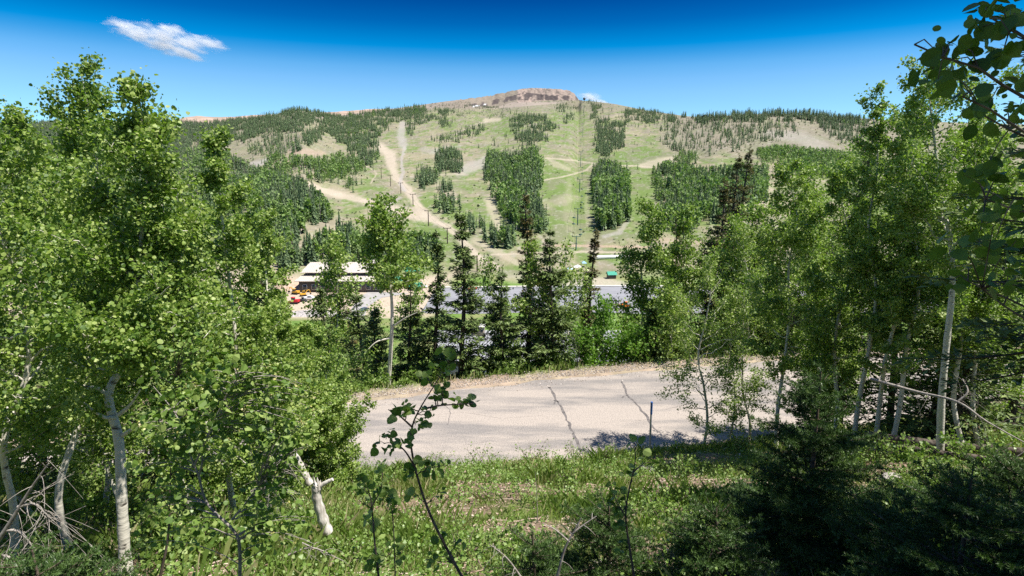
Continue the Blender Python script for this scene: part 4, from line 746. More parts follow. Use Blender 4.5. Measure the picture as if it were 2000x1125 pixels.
def sapling(label, stems, clusters, Y, leaf, seed, lm='shrub_leaf', r=.008, name='broadleaf_sapling', cat='sapling', group=None, per=8, blossom=False, bark='bark_brown', spread=.05):
    """A stem (or several) with twigs that run out to leaf clusters; clusters may carry their own depth."""
    rng = np.random.default_rng(seed); paths = [catmull([P(a, b, Y + (c[0] if c else 0)) for a, b, *c in st], 30) for st in stems]; root = thing(name, label, cat, paths[0][0], group); wood = MB(); crown = MB(); fl = MB()
    for k, p in enumerate(paths): tube(wood, p, np.linspace(r * (1 if k == 0 else .65), .0018, 30), 7)
    allp = np.concatenate(paths)
    for cx, cy, *cd in clusters:
        t = P(cx, cy, Y + (cd[0] if cd else rng.uniform(-.10, .10))); d = np.linalg.norm(allp - t, axis=1) + .7 * np.maximum(allp[:, 2] - t[2] + .02, 0) * 2; a = allp[d.argmin()]
        q = np.linspace(0, 1, 8)[:, None]; mid = np.array([0, 0, .12 * np.linalg.norm(t - a)]); tw = a + (t - a) * q + mid * np.sin(q * math.pi) + rng.normal(0, .003, (8, 3)) * (q > 0); tube(wood, tw, np.linspace(r * .35, .0012, 8), 4)
        c = per + rng.integers(-2, 3); s = rng.uniform(.4, 1.02, c) * 7; i = np.clip(s.astype(int), 0, 6); pos = tw[i] + (tw[i + 1] - tw[i]) * (s - i)[:, None]; ad = nrm((t - a) + rng.normal(0, .8, (c, 3)) * np.linalg.norm(t - a)); ad[:, 2] -= .3
        leaves(crown, pos + rng.normal(0, spread * .3, (c, 3)), leaf, rng, S8, .7, adir=ad, cup=.35)
        if blossom and rng.random() < .5:
            c2 = np.repeat(t[None], 9, 0) + rng.normal(0, .016, (9, 3)); leaves(fl, c2, .014, rng, S4, .4)
    wood.obj('stems', M[bark], root); crown.obj('foliage', M[lm], root, smooth=False)
    if blossom: fl.obj('blossom', M['yellow_blossom'], root, smooth=False)
    return root
sapling('dark shaded sapling leaning up to the right over the road', [[(915, 1150), (872, 1070), (838, 1000), (815, 930), (803, 870), (806, 830), (822, 795), (850, 750), (885, 692)], [(806, 835), (780, 812), (758, 800)], [(812, 915), (790, 880), (762, 858)], [(822, 800), (860, 792), (925, 788)]],
    [(796, 798), (772, 808), (753, 857), (768, 872), (901, 793), (922, 787), (838, 819), (866, 752), (848, 770), (850, 907), (873, 910), (795, 924), (804, 962), (868, 960), (863, 1047), (842, 1097), (880, 690), (872, 705), (830, 735), (846, 722), (805, 845), (812, 830), (785, 805), (828, 905), (735, 865), (845, 1085), (895, 1070), (842, 802), (864, 775), (798, 862)], 2.35, .031, 31, r=.0075, name='broadleaf_sapling', per=9)
sapling('small dark sapling with two thin stems left of the leaning one', [[(740, 1130), (732, 1060), (727, 1000), (722, 965), (708, 935)], [(772, 1130), (770, 1060), (766, 1000), (758, 975)], [(726, 990), (745, 950), (746, 905)]], [(706, 938), (712, 960), (722, 985), (745, 930), (748, 912), (760, 978), (778, 985), (765, 970), (735, 955), (700, 950), (728, 1010), (716, 1095), (770, 1062), (785, 1088), (735, 1085), (752, 960), (740, 1100)], 2.6, .034, 32, r=.006, per=8)
sapling('single stemmed dark sapling with forked leafy top before the marker post', [[(1242, 1150), (1232, 1085), (1222, 1010), (1228, 960), (1240, 905), (1240, 868)], [(1222, 1010), (1208, 985), (1192, 955)], [(1238, 920), (1258, 905)]], [(1240, 866), (1225, 918), (1240, 922), (1194, 955), (1214, 960), (1205, 985), (1222, 990), (1206, 1012), (1208, 1035), (1216, 1052), (1214, 1075), (1278, 902), (1180, 982), (1212, 1024)], 2.7, .037, 33, r=.0075, per=6)
sapling('shrub with a forked brown stem and yellowish blossoms', [[(468, 1150), (468, 1070), (455, 1035), (405, 985), (388, 930), (372, 890), (350, 824), (327, 787), (299, 754)], [(380, 908), (402, 860), (420, 819), (439, 777), (462, 731)], [(453, 1015), (478, 985), (505, 950)], [(388, 930), (395, 900), (392, 870)]],
    [(a, b) for a, b in np.c_[np.random.default_rng(9).uniform(270, 620, 170), np.random.default_rng(10).uniform(700, 1075, 170)] if b > 1020 - .75 * a and (b < 900 or abs(a - 440) > 60)] , 3.5, .038, 34, r=.013, name='blossoming_shrub', cat='shrub', per=13, blossom=True, spread=.16, bark='dead_twig')
sapling('slim dark stemmed sapling just right of the forked white trunk', [[(312, 1130), (328, 1050), (332, 960), (336, 860), (345, 740)]], [(a, b) for a, b in np.c_[np.random.default_rng(19).uniform(270, 420, 40), np.random.default_rng(20).uniform(640, 1010, 40)]], 4.3, .038, 35, r=.013, per=14, spread=.2)
rgb = np.random.default_rng(66)
for k, (lb, px, row, H, R, n, lf) in enumerate([('wispy tall weed clump at the road edge left of the marker post', 1190, 905, .7, .4, 300, .045), ('wispy tall weed clump at the road edge by the leaning sapling top', 860, 915, .7, .5, 320, .045), ('leafy shrub in the grass between the white snag and the leaning sapling', 740, 985, .7, .5, 600, .045), ('low green bush below the grey broken twig', 1010, 1085, .45, .4, 420, .04), ('low green bush behind the single stemmed sapling', 1290, 1010, .55, .5, 520, .04), ('tall weedy bush in the bright grass before the road', 1110, 955, .5, .45, 420, .045), ('low bush before the half shaded fir', 1330, 1085, .5, .45, 460, .04), ('small bush at the sapling foot near the lower border', 900, 1095, .4, .4, 360, .04), ('leafy bush in the grass right of the marker post', 1340, 935, .5, .5, 420, .045), ('low leafy shrub at the foot of the brown stemmed shrub', 420, 1095, .7, .55, 800, .055), ('leafy undergrowth bush beside the white snag', 575, 985, .8, .6, 1100, .045), ('shaded bush at the foot of the forked white trunk', 320, 1090, .8, .6, 900, .055), ('dark leafy bush at the western edge', 120, 1060, .9, .8, 1100, .055),
   ('pale green bush below the grey snag', 540, 1060, .6, .55, 800, .045), ('leafy bush behind the dead boughs', 190, 990, 1.1, .9, 1400, .055), ('wispy roadside shrub before the leaning sapling', 935, 915, .9, .6, 260, .05), ('wispy roadside shrub left of the broad tar crack', 1040, 905, 1.0, .7, 260, .05), ('wispy roadside shrub under the broad tar crack', 1120, 900, .8, .5, 200, .05),
   ('leafy bush by the leaning white trunk', 1790, 930, .9, .9, 900, .055), ('bush beside the fallen log', 1900, 920, .9, .9, 900, .055), ('low bush by the roadside sapling', 1440, 880, .7, .8, 500, .05), ('leafy bush in front of the road edge on the west', 690, 950, .8, .6, 700, .045), ('bush at the foot of the western aspens', 480, 990, 1.0, .8, 1300, .052),
   ('broad leaved seedling low beside the small dark sapling', 715, 1110, .35, .3, 160, .06), ('leafy shrub under the leaning white trunk', 1700, 905, .8, .9, 700, .055), ('bushy growth behind the white snag', 640, 925, 1.2, .9, 1600, .052), ('bushy growth below the slim western crown', 520, 915, 1.4, 1.0, 1900, .055)]):
    X, Y, Z, ok = hit(px, row); bush(lb, X[0], Y[0], H, R, n, lf, 800 + k, 'weed' if 'pale' in lb else 'shrub_leaf', group='shrubs on the near slope', bark='bark_brown')
for k, (px, Y, H, R, n, lm, lb) in enumerate([(640, 24.5, 2.4, 1.7, 2600, 'shrub_leaf', 'large shrub at the western end of the far road edge'), (690, 26.5, 2.6, 1.6, 2600, 'shrub_leaf', 'round shrub before the dark spruces on the bank'), (735, 26, 1.7, 1.4, 1700, 'shrub_leaf', 'low shrub left of the bare white trunk'), (800, 27.5, 2.0, 1.6, 2000, 'shrub_leaf', 'shrub just right of the bare white trunk'),
   (845, 26.6, 1.8, 1.3, 1800, 'shrub_leaf', 'shrub under the thin dark spire'), (930, 27, 1.7, 1.3, 1500, 'shrub_leaf', 'shrub under the tall straight spire'), (985, 27.2, 1.6, 1.4, 1600, 'shrub_leaf', 'shrub at the foot of the wide low spruce'), (1060, 27.6, 1.8, 1.4, 1600, 'shrub_leaf', 'shrub at the foot of the broad spruce'),
   (1130, 28.2, 2.6, 1.5, 2400, 'aspen_bright', 'bright shrub left of the bright young aspen'), (1222, 28.8, 3.4, 1.6, 3600, 'aspen_bright', 'bright tall shrub right of the bright young aspen'), (1290, 29, 2.6, 1.6, 2400, 'shrub_leaf', 'shrub beneath the oval aspen'), (1350, 29.5, 2.8, 1.8, 2600, 'shrub_leaf', 'shrub beneath the right full aspen'), (600, 25.5, 2.4, 2.0, 3000, 'shrub_leaf', 'tall shrub hiding the western road end'),
   (770, 33, 3.2, 2.2, 2600, 'aspen_bright', 'pale shrub on the bank behind the bare white trunk'), (720, 36, 3.0, 2.4, 3200, 'shrub_leaf', 'broad bush on the bank under the access road'), (880, 36, 3.0, 2.2, 2400, 'shrub_leaf', 'bush on the bank before the orange loader'), (1420, 30, 2.6, 2.0, 2400, 'shrub_leaf', 'shrub beyond the road by the roadside sapling'), (1550, 31, 2.6, 2.0, 2200, 'shrub_leaf', 'shrub beyond the road bend')]):
    bush(lb, float(us(px, 720)[0]) * Y, Y, H, R, n, .12, 900 + k, lm, 11, group='shrubs beyond the road')
def dead_bough(label, paths, Y, r, seed, twigs=0, tl=.3, name='dead_branch', m='dead_twig', curl=.5):
    rng = np.random.default_rng(seed); ps = [catmull([P(a, b, Y + (c[0] if c else 0)) for a, b, *c in p], 24) for p in paths]; root = thing(name, label, 'dead branch', ps[0][0]); wood = MB()
    for k, p in enumerate(ps): tube(wood, p, np.linspace(r * (1 if k == 0 else .6), r * .25, 24), 7, cap=True)
    wood.obj('branch', M[m], root)
    if twigs:
        tw = MB()
        for k in range(twigs):
            p = ps[rng.integers(len(ps))]; i = rng.integers(2, 24); ax = nrm(p[min(i + 1, 23)] - p[i - 1]); d = rng.normal(size=3); d = nrm(d - ax * (d @ ax) + ax * .5); q = np.linspace(0, 1, 8)[:, None]; l = tl * rng.uniform(.4, 1.2); sd = nrm(rng.normal(size=3))
            tube(tw, p[i] + d * l * q + sd * l * curl * q ** 2 - np.array([0, 0, 1.]) * l * .8 * q ** 2, np.linspace(.0032, .0012, 8), 4)
        tw.obj('twigs', M[m], root)
    return root
dead_bough('fallen dead spruce top with curled grey twigs in the western corner', [[(-30, 1095), (20, 1020), (60, 955), (95, 905)], [(10, 1035), (40, 1040), (70, 1075)], [(35, 990), (70, 985), (95, 1010)], [(-20, 1080), (20, 1090), (45, 1120)]], 4.2, .022, 41, 60, .26, curl=1.5)
dead_bough('grey broken twig standing in the weeds', [[(1085, 1140), (1102, 1075), (1120, 1040), (1135, 1012)], [(1112, 1058), (1085, 1035), (1060, 1022)], [(1120, 1040), (1140, 1025), (1165, 1008)]], 3.4, .011, 42, 8, .15)
dead_bough('rusty dead twig lying in the weeds', [[(1020, 1130), (990, 1090), (955, 1062)]], 3.9, .008, 43, 14, .12)
dead_bough('long pale dead branch slanting across the eastern shade', [[(1700, 740, 2), (1790, 765, 1.4), (1870, 785, .6), (1930, 825, .2), (2030, 880)], [(1870, 785, .6), (1890, 765, .6), (1880, 740, .8)]], 9.5, .035, 44, 22, .6)
dead_bough('tangle of grey dead sticks beside the white snag', [[(500, 1000, .3), (515, 950), (540, 900)], [(520, 1010), (545, 950), (560, 905)], [(490, 960), (530, 935), (545, 880)]], 7.2, .022, 45, 60, .5)
dead_bough('dry sticks lying below the white snag', [[(560, 1085), (610, 1070), (670, 1095)], [(590, 1060), (640, 1085), (660, 1120)]], 5.2, .013, 46, 16, .3)
dead_bough('thin bleached stick standing up from the slope', [[(1050, 1020), (1048, 960), (1045, 920)]], 7.0, .007, 47, 0)
def snag(label, path, Y, r, seed, horn=None):
    rng = np.random.default_rng(seed); p = catmull([P(a, b, Y) for a, b in path], 16); root = thing('broken_snag', label, 'snag', p[0]); wood = MB()
    tube(wood, p, r * (1.15 - .3 * np.linspace(0, 1, 16)) * (1 + .12 * np.sin(np.arange(16) * 2.1)), 9, cap=True)
    for k in range(7):
        a = k * .9; b = p[-1] + np.array([math.cos(a), math.sin(a), 0]) * r * .6; tube(wood, [b - np.array([0, 0, r]), b, b + np.array([rng.normal(0, .01), rng.normal(0, .01), rng.uniform(.03, .12)])], [r * .35, r * .28, .003], 4)
    wood.obj('trunk', M['snag'], root)
    if horn is not None:
        h = MB(); q = catmull([P(a, b, Y) for a, b in horn], 10); tube(h, q, np.linspace(r * .6, r * .35, 10), 8, cap=True); h.obj('limb', M['snag'], root)
snag('white broken snag with a stub limb on the slope', [(640, 1040), (628, 1005), (618, 968), (620, 946)], 6.6, .062, 51, [(618, 955), (632, 945), (650, 936)])
snag('leaning grey broken snag behind the white one', [(605, 945), (592, 920), (578, 892), (570, 880)], 9.0, .06, 52)
def log(label, a, b, Y1, Y2, r, name='fallen_log'):
    p = catmull([P(a[0], a[1], Y1), (P(a[0], a[1], Y1) + P(b[0], b[1], Y2)) / 2 - np.array([0, 0, .04]), P(b[0], b[1], Y2)], 14); root = thing(name, label, 'log', p[0]); mb = MB(); tube(mb, p, r * (1 + .1 * np.sin(np.arange(14) * 1.9)), 9, cap=True); mb.obj('trunk', M['bark_dark'], root)
    st = MB()
    for i in (3, 6, 9, 11): tube(st, [p[i], p[i] + np.array([.02 * i, -.05, .25])], [.02, .006], 4, cap=True)
    st.obj('branch_stub', M['dead_twig'], root)
log('dark fallen log lying under the eastern trees', (1690, 850), (2010, 885), 13.2, 11.2, .11); log('second thinner dark log below the fallen log', (1750, 872), (2020, 905), 11.8, 10.2, .07)
def stone(label, px, row, r, seed, c='stone'):
    X, Y, Z, ok = hit(px, row); rng = np.random.default_rng(seed); bpyme = MB(); k1, k2 = 10, 14
    th = np.linspace(0, math.pi, k1)[:, None]; ph = np.arange(k2)[None] * 2 * math.pi / k2; d = np.stack([np.sin(th) * np.cos(ph), np.sin(th) * np.sin(ph), np.cos(th) * np.ones_like(ph)], -1); rr = r * (.75 + .6 * fbm(d[..., 0] * 1.7 + seed, d[..., 1] * 1.7 + d[..., 2] * 2, seed)); V = d * rr[..., None] * np.array([1.3, 1, .6]) + np.array([X[0], Y[0], Z[0] + r * .15])
    i = np.arange(k1 - 1)[:, None] * k2; j = np.arange(k2)[None]; j2 = (j + 1) % k2; bpyme.add(V.reshape(-1, 3), np.stack([i + j, i + k2 + j, i + k2 + j2, i + j2], -1).reshape(-1, 4)); o = bpyme.obj('rock', M['stone'], smooth=False, off=(X[0], Y[0], Z[0])); tag(o, label, 'rock')
M['stone'] = noisy('pale_rock', (.28, .25, .22), (.55, .50, .45), 6, .9, .2, bump=.4)
stone('pale flat rock near the middle of the slope', 1036, 938, .16, 3); stone('pale rock on the slope below the marker post', 1262, 922, .2, 4); stone('pale rock left of the small dark sapling', 520, 1052, .16, 5); stone('flat rock by the young dark fir', 1740, 937, .17, 6); stone('pinkish rock at the bottom of the slope', 1180, 1108, .10, 7)
# the marker post by the road
X, Y, Z, ok = hit(1268, 896); p0 = np.array([X[0], Y[0], Z[0] - .1]); p1 = P(1273, 785, Y[0] - .1)
root = thing('marker_post', 'thin grey roadside marker post with a blue top', 'marker post', p0); mb = MB(); a = p0 + (p1 - p0) * .80; tube(mb, [p0, (p0 + a) / 2, a], .032, 8, cap=True); mb.obj('post', noisy('galvanised', (.32, .32, .33), (.45, .45, .46), 12, .5, .4), root); mb = MB(); tube(mb, [a, (a + p1) / 2, p1], .036, 8, cap=True); mb.obj('reflector', noisy('blue_plastic', (.03, .10, .32), (.05, .14, .40), 9, .4, .5), root)
# the aspen whose shaded leaves hang into the top corner; its trunk stands beside the camera
def overhang():
    rng = np.random.default_rng(88); Y = 1.25; base = np.array([2.0, 1.15, g1(2.0, 1.15) - .1]); root = thing('aspen_tree', 'near aspen hanging large dark shaded leaves into the top corner', 'aspen', base, 'aspens right of the road'); wood = MB(); crown = MB(); T = catmull([base, base + (0.05, 0, 1.5), base + (0, .05, 3.6), base + (.0, .0, 6.6)], 24); tube(wood, T, np.linspace(.05, .012, 24), 9)
    sites = [(1901, 21), (1917, 53), (1930, 50), (1821, 92), (1839, 88), (1861, 88), (1884, 93), (1867, 115), (1819, 117), (1821, 135), (1832, 155), (1841, 124), (1893, 132), (1883, 173), (1900, 203), (1933, 200), (1947, 165), (1939, 240), (1958, 105), (1980, 110), (1950, 60), (1925, 20), (1960, 15), (1990, 40), (1915, 40), (1912, 66), (1975, 150), (1990, 190), (1965, 215), (1985, 250), (1910, 362), (1890, 522), (1940, 480), (1962, 500), (1977, 422), (1920, 395), (1900, 350), (1950, 345), (1990, 330), (1985, 470), (1960, 560), (1925, 330), (1985, 540), (1860, 545), (1940, 440), (1995, 560), (1970, 300), (1990, 390), (1870, 150), (1850, 100), (1945, 20), (1980, 75), (1875, 480), (1915, 450), (1960, 390)]
    tips = [(1815, 100, 60), (1905, 20, 25), (1880, 175, 150), (1930, 245, 210), (1905, 360, 330), (1885, 520, 470), (1950, 560, 520)]
    tw = []
    for tx, ty, sy in tips:
        a = T[int(np.clip((P(2300, sy, Y)[2] - base[2]) / 6.6 * 23, 3, 22))]; b = P(tx, ty, Y + rng.uniform(-.1, .15)); q = np.linspace(0, 1, 20)[:, None]; c = a + (b - a) * q + np.array([0, 0, .10]) * np.sin(q * math.pi) + np.cumsum(rng.normal(0, .006, (20, 3)), 0) * (q > 0); tube(wood, c, np.linspace(.010, .0016, 20), 6); tw.append(c)
    al = np.concatenate(tw)
    for k, (sx_, sy_) in enumerate(sites):
        c = P(sx_, sy_, Y + rng.uniform(-.14, .2)); d = np.linalg.norm(al - c, axis=1); a = al[d.argmin()]; tube(wood, [a, (a + c) / 2 + np.array([0, 0, .012]), c], [.0018, .0013, .001], 4)
        leaves(crown, c[None] + rng.normal(0, .016, (4, 3)), .028, rng, S8, .1, adir=np.c_[rng.normal(0, .6, 4), rng.normal(0, .4, 4), np.full(4, -.8)], rnd=rng.uniform(0, .3, 4))  # leaf tints held to the dark end, putting their shade into the colour
    off = np.array([1.9, .75, 3.6]) + np.clip(rng.normal(0, 1, (15000, 3)), -2, 2) * np.array([.62, .55, .95]); off = off[(off[:, 2] > .62 * np.maximum(off[:, 1], 0) + .35) | (off[:, 0] > 1.25 * np.maximum(off[:, 1], .3) + .3)]; leaves(crown, off, .055, rng, S6, .5)
    for k in range(26): i = rng.integers(6, 23); d = nrm(rng.normal(size=3) + np.array([.6, 0, .2])); tube(wood, [T[i], T[i] + d * .35, T[i] + d * .7 + np.array([0, 0, .1])], [.008, .005, .002], 4)
    wood.obj('trunk', M['bark_brown'], root); crown.obj('crown', M['aspen_leaf'], root, smooth=False)
overhang()
# ------------------------------------------------------------------ grass, weeds and litter: the ground cover nobody could count
def cover():
    rng = np.random.default_rng(123)
    def spots(n, y0, y1, pw=1.0, um=1.15):
        y = y0 + (y1 - y0) * rng.random(n) ** pw; x = rng.uniform(-um, um, n) * (y + .6); return x, y
    x, y = spots(150000, 1.9, 19.5, .85); d = fbm(x * .9, y * .9, 71); k = (y < ynear(x) + .1 * rng.normal(size=len(x)) - .12) & (rng.random(len(x)) < sstep(.48, .62, d + .16 * fbm(x * 3, y * 3, 5)) * .95 + .10); x, y = x[k], y[k]
    x2, y2 = spots(50000, 21, 33, 1); k = (y2 > yfar(x2) + .35 + .8 * fbm(x2 * 1.2, x2 * 0, 6)) & (y2 < yfar(x2) + 4) & (rng.random(len(x2)) < .7); x = np.r_[x, x2[k]]; y = np.r_[y, y2[k]]
    z = ground(x, y); n = len(x); tall = fbm(x * .7, y * .7, 15); h = rng.uniform(.09, .36, n) * (.22 + 1.7 * tall ** 1.5) * (1 + .012 * y); a = rng.uniform(0, 6.283, n); lean = rng.uniform(.1, .8, n) * h; w = (.0018 + .00062 * y) * rng.uniform(.6, 1.2, n)
    b = np.stack([x, y, z - .02], 1); t = np.stack([np.cos(a), np.sin(a), 0 * a], 1); s = np.stack([-np.sin(a), np.cos(a), 0 * a], 1); up = np.array([0, 0, 1.])
    V = np.stack([b - s * w[:, None], b + s * w[:, None], b + up * h[:, None] * .6 + t * lean[:, None] * .35 + s * w[:, None] * .7, b + up * h[:, None] + t * lean[:, None]], 1)
    mb = MB(); r = np.clip(-.05 + 1.1 * fbm(x * .6, y * .6, 88) + rng.normal(0, .16, n) + (rng.random(n) < .10) * .5, 0, 1); mb.add(V.reshape(-1, 3), np.arange(n * 4).reshape(n, 4), 0, np.repeat(r, 4))
    o = mb.obj('grass', M['grass'], smooth=False); tag(o, 'tufted grass over the near slope and road edges', None, None, 'stuff')
    x, y = spots(26000, 1.9, 18, .9); d = fbm(x * .9 + 3, y * .9, 171); k = (y < ynear(x) - .15) & (d > .48 + .05 * rng.normal(size=len(x))); x, y = x[k], y[k]; z = ground(x, y); n = len(x); m = 9
    h = rng.uniform(.05, .48, n) * (.3 + 1.2 * fbm(x * .8 + 5, y * .8, 61)); P_ = np.repeat(np.stack([x, y, z], 1), m, 0); f = np.tile(np.linspace(.15, 1, m), n); P_[:, 2] += f * np.repeat(h, m); P_ += rng.normal(0, .035, P_.shape) * np.array([1, 1, .4])
    mb = MB(); leaves(mb, P_, np.repeat(rng.uniform(.016, .048, n), m) * (.75 + .03 * P_[:, 1]), rng, S6, 1.0, rnd=np.repeat(np.clip(rng.beta(2, 2, n) + .2 * (fbm(x, y, 9) - .5), 0, 1), m)); o = mb.obj('undergrowth', M['weed'], smooth=False); tag(o, 'low leafy weeds spread over the near slope', None, None, 'stuff')
    x, y = spots(60000, 1.9, 18, .9); k = y < ynear(x) + .2; x, y = x[k], y[k]; k = rng.random(len(x)) < sstep(.62, .40, fbm(x * .9, y * .9, 71)) * .9 + .1; x, y = x[k], y[k]; n = len(x); z = ground(x, y)
    mb = MB(); Q = np.stack([x, y, z + .012], 1); ad = rng.normal(size=(n, 3)) * np.array([1, 1, .15]); leaves(mb, Q, rng.uniform(.02, .10, n) * (.7 + .03 * y), rng, SN, 3.0, adir=ad, rnd=rng.beta(2, 2, n), cup=.1)
    for i in range(900):
        j = rng.integers(n); l = rng.uniform(.1, .7); a = rng.uniform(0, 6.283); q = np.linspace(-.5, .5, 4); xx = x[j] + np.cos(a) * l * q; yy = np.minimum(y[j] + np.sin(a) * l * q, ynear(xx) + .3); zz = ground(xx, yy) + .025 + rng.uniform(0, .05); tube(mb, np.stack([xx, yy, zz], 1), rng.uniform(.003, .009), 4, 0, rng.uniform(.3, 1))
    o = mb.obj('litter', M['chip'], smooth=False); tag(o, 'dry wood chips, sticks and fallen bark on the slope', None, None, 'stuff')
cover()
def verge_gravel():
    rng = np.random.default_rng(321); n = 16000; x = rng.uniform(-14, 22, n); e = rng.random(n) < .5; off = np.abs(rng.normal(0, .28, n)); y = np.where(e, ynear(x) + .25 - off, yfar(x) + .25 + off * 1.6); inside = rng.random(n) < .12; y = np.where(inside, np.where(e, ynear(x) + off * 1.5, yfar(x) - off * 1.5), y)
    z = ground(x, y) + .012; s = rng.uniform(.008, .03, n) * (1 + .6 * (y > 21)); b = np.array([(1, 0, 0), (-.5, .87, 0), (-.5, -.87, 0), (0, 0, .8), (0, 0, -.5)]); an = rng.uniform(0, 6.28, n); c, q = np.cos(an), np.sin(an)
    V = np.stack([b[None, :, 0] * c[:, None] - b[None, :, 1] * q[:, None], b[None, :, 0] * q[:, None] + b[None, :, 1] * c[:, None], np.broadcast_to(b[None, :, 2], (n, 5))], -1) * s[:, None, None] * rng.uniform(.6, 1.3, (n, 1, 3)) + np.stack([x, y, z], 1)[:, None]
    F = np.array([(0, 1, 3), (1, 2, 3), (2, 0, 3), (1, 0, 4), (2, 1, 4), (0, 2, 4)]); mb = MB(); mb.add(V.reshape(-1, 3), (F[None] + np.arange(n)[:, None, None] * 5).reshape(-1, 3), 0, np.repeat(rng.random(n), 5))
    tag(mb.obj('gravel', leafmat('verge_stone', [(0, (.20, .165, .135)), (.6, (.40, .34, .29)), (1, (.60, .54, .48))], 0, .9, .15), smooth=False), 'loose gravel scattered along both road edges', None, None, 'stuff')
verge_gravel()
# ------------------------------------------------------------------ lifts on the hill
M['pole_brown'] = noisy('brown_steel', (.045, .032, .026), (.075, .055, .045), 3, .7, .3); M['pole_green'] = noisy('green_steel', (.06, .13, .11), (.10, .19, .16), 3, .6, .3); M['steel'] = mat('dark_steel', (.05, .05, .055), .5, .4, .4); M['glass'] = mat('dark_glass', (.02, .03, .04), .12, .6); M['tyre'] = noisy('tyre_rubber', (.015, .015, .016), (.03, .03, .03), 20, .8)
def flat(name, c1, c2=None, sc=2, rough=.6): return noisy(name, c1, c2 or tuple(q * 1.2 for q in c1), sc, rough, .3)
def tower(label, px, rb, rt, m, group, arm=4.2, th=.34):
    X, Y, Z, ok = hit(px, rb); x, y, z = X[0], Y[0], Z[0]; h = float(us(px, rt)[1]) * y - z; h = max(h, 6.0); root = thing('lift_tower', label, 'lift tower', (x, y, z), group)
    mb = MB(); tube(mb, [(x, y, z - .5), (x, y, z + h * .5), (x, y, z + h)], [th * 1.2, th, th * .8], 8, cap=True); mb.obj('pole', m, root)
    mb = MB(); box(mb, (x, y, z + h - .25), (arm, .35, .4)); mb.obj('crossarm', m, root)
    for s in (-1, 1):
        mb = MB(); box(mb, (x + s * arm * .46, y, z + h + .15), (.35, 2.6, .35)); mb.obj('sheave_assembly', M['steel'], root)
    return (x, y, z + h + .3), arm * .46
G1 = 'brown lift towers along the dirt track'; TA = [('topmost brown lift tower peeping over the dark forest', 698, 284, 270), ('brown lift tower beside the grey gravel strip', 714, 326, 311), ('brown lift tower above the small track loop', 729, 334, 319), ('brown lift tower just above the track fork', 745, 348, 328), ('brown lift tower at the track fork', 763, 365, 342), ('brown lift tower below the track fork', 783, 379, 357), ('brown lift tower where the wide dirt road begins', 807, 405, 379), ('brown lift tower standing on the wide dirt road end', 837, 441, 411), ('brown lift tower just over the tall straight spire', 874, 476, 445), ('brown lift tower right of the tall straight spire', 916, 512, 487)]
G2 = 'green lift towers up the central run'; TB = [('green lift tower nearest the foot of the central run', 1125, 488, 461), ('green lift tower between the two big groves', 1128, 440, 407), ('green lift tower above the reddish bare patch', 1132, 379, 350), ('slim green lift tower beside the crossing track', 1134, 326, 296), ('small green lift tower on the upper run', 1138, 267, 240), ('tiny green lift tower below the summit', 1140, 225, 205)]
def cable(pts, off, label):
    mb = MB()
    for s in (-1, 1):
        p = [(a[0] + s * off, a[1], a[2]) for a in pts]; q = []
        for a, b in zip(p[:-1], p[1:]):
            a, b = np.array(a), np.array(b); t = np.linspace(0, 1, 12)[:, None]; q.append(a + (b - a) * t - np.array([0, 0, 1.]) * np.linalg.norm(b - a) * .03 * 4 * t * (1 - t))
        tube(mb, np.concatenate([k[:-1] for k in q] + [q[-1][-1:]]), .05, 4)
    tag(mb.obj('lift_cable', M['steel']), label, 'cable')
ta = [tower(a, b, c, d, M['pole_brown'], G1, 5.2) for a, b, c, d in TA]; tb = [tower(a, b, c, d, M['pole_green'], G2, 5.6, .38) for a, b, c, d in TB]
cable([t[0] for t in ta], 2.4, 'thin haul cables between the brown lift towers'); cable([t[0] for t in tb], 2.6, 'thin haul cables between the green lift towers')
def chair_proto():
    mb = MB(); mb2 = MB(); mb3 = MB(); tube(mb, [(0, 0, 0), (0, 0, -1.6), (.15, 0, -2.2)], .06, 5); box(mb2, (0, -.1, -2.5), (2.2, .6, .15)); box(mb3, (0, .25, -2.1), (2.2, .12, .8)); return [('hanger', mb, M['steel']), ('seat', mb2, M['pole_green']), ('backrest', mb3, M['pole_green'])]
_ch = [(n_, b_.mesh(n_, m_)) for n_, b_, m_ in chair_proto()]; rgc = np.random.default_rng(3); first_chair = None
for a, b in zip(tb[:-2], tb[1:-1]):
    a, b = np.array(a[0]), np.array(b[0])
    for t in (.2, .4, .6, .8):
        p = a + (b - a) * t - np.array([0, 0, 1.]) * np.linalg.norm(b - a) * .12 * t * (1 - t); s = 1 if rgc.random() < .5 else -1
        r_ = bpy.data.objects.new('lift_chair', None); COL.objects.link(r_); r_.location = (p[0] + s * 2.6, p[1], p[2]); tag(r_, 'tiny empty chair hanging from the green lift line', 'lift chair', 'chairs on the green lift line')
        for n_, me in _ch:
            c_ = bpy.data.objects.new(n_, me); COL.objects.link(c_); c_.parent = r_
# the lift terminals at the foot of the dirt track
for lb, px, rb, rt, w in (('dark steel column at the foot of the brown lift line', 932, 530, 500, .7), ('thinner dark steel column beside the lift drive', 954, 520, 498, .5), ('thick dark steel column of the lift drive', 958.5, 532, 503, 1.3)):
    X, Y, Z, ok = hit(px, rb); x, y, z = X[0], Y[0], Z[0]; h = float(us(px, rt)[1]) * y - z; root = thing('steel_column', lb, 'column', (x, y, z)); mb = MB(); box(mb, (x, y, z + h / 2 - .2), (w, w, h + .4)); mb.obj('post', M['pole_brown'], root); mb = MB(); box(mb, (x, y, z + h + .12), (w * 1.5, w * 1.5, .25)); mb.obj('cap', M['pole_brown'], root)
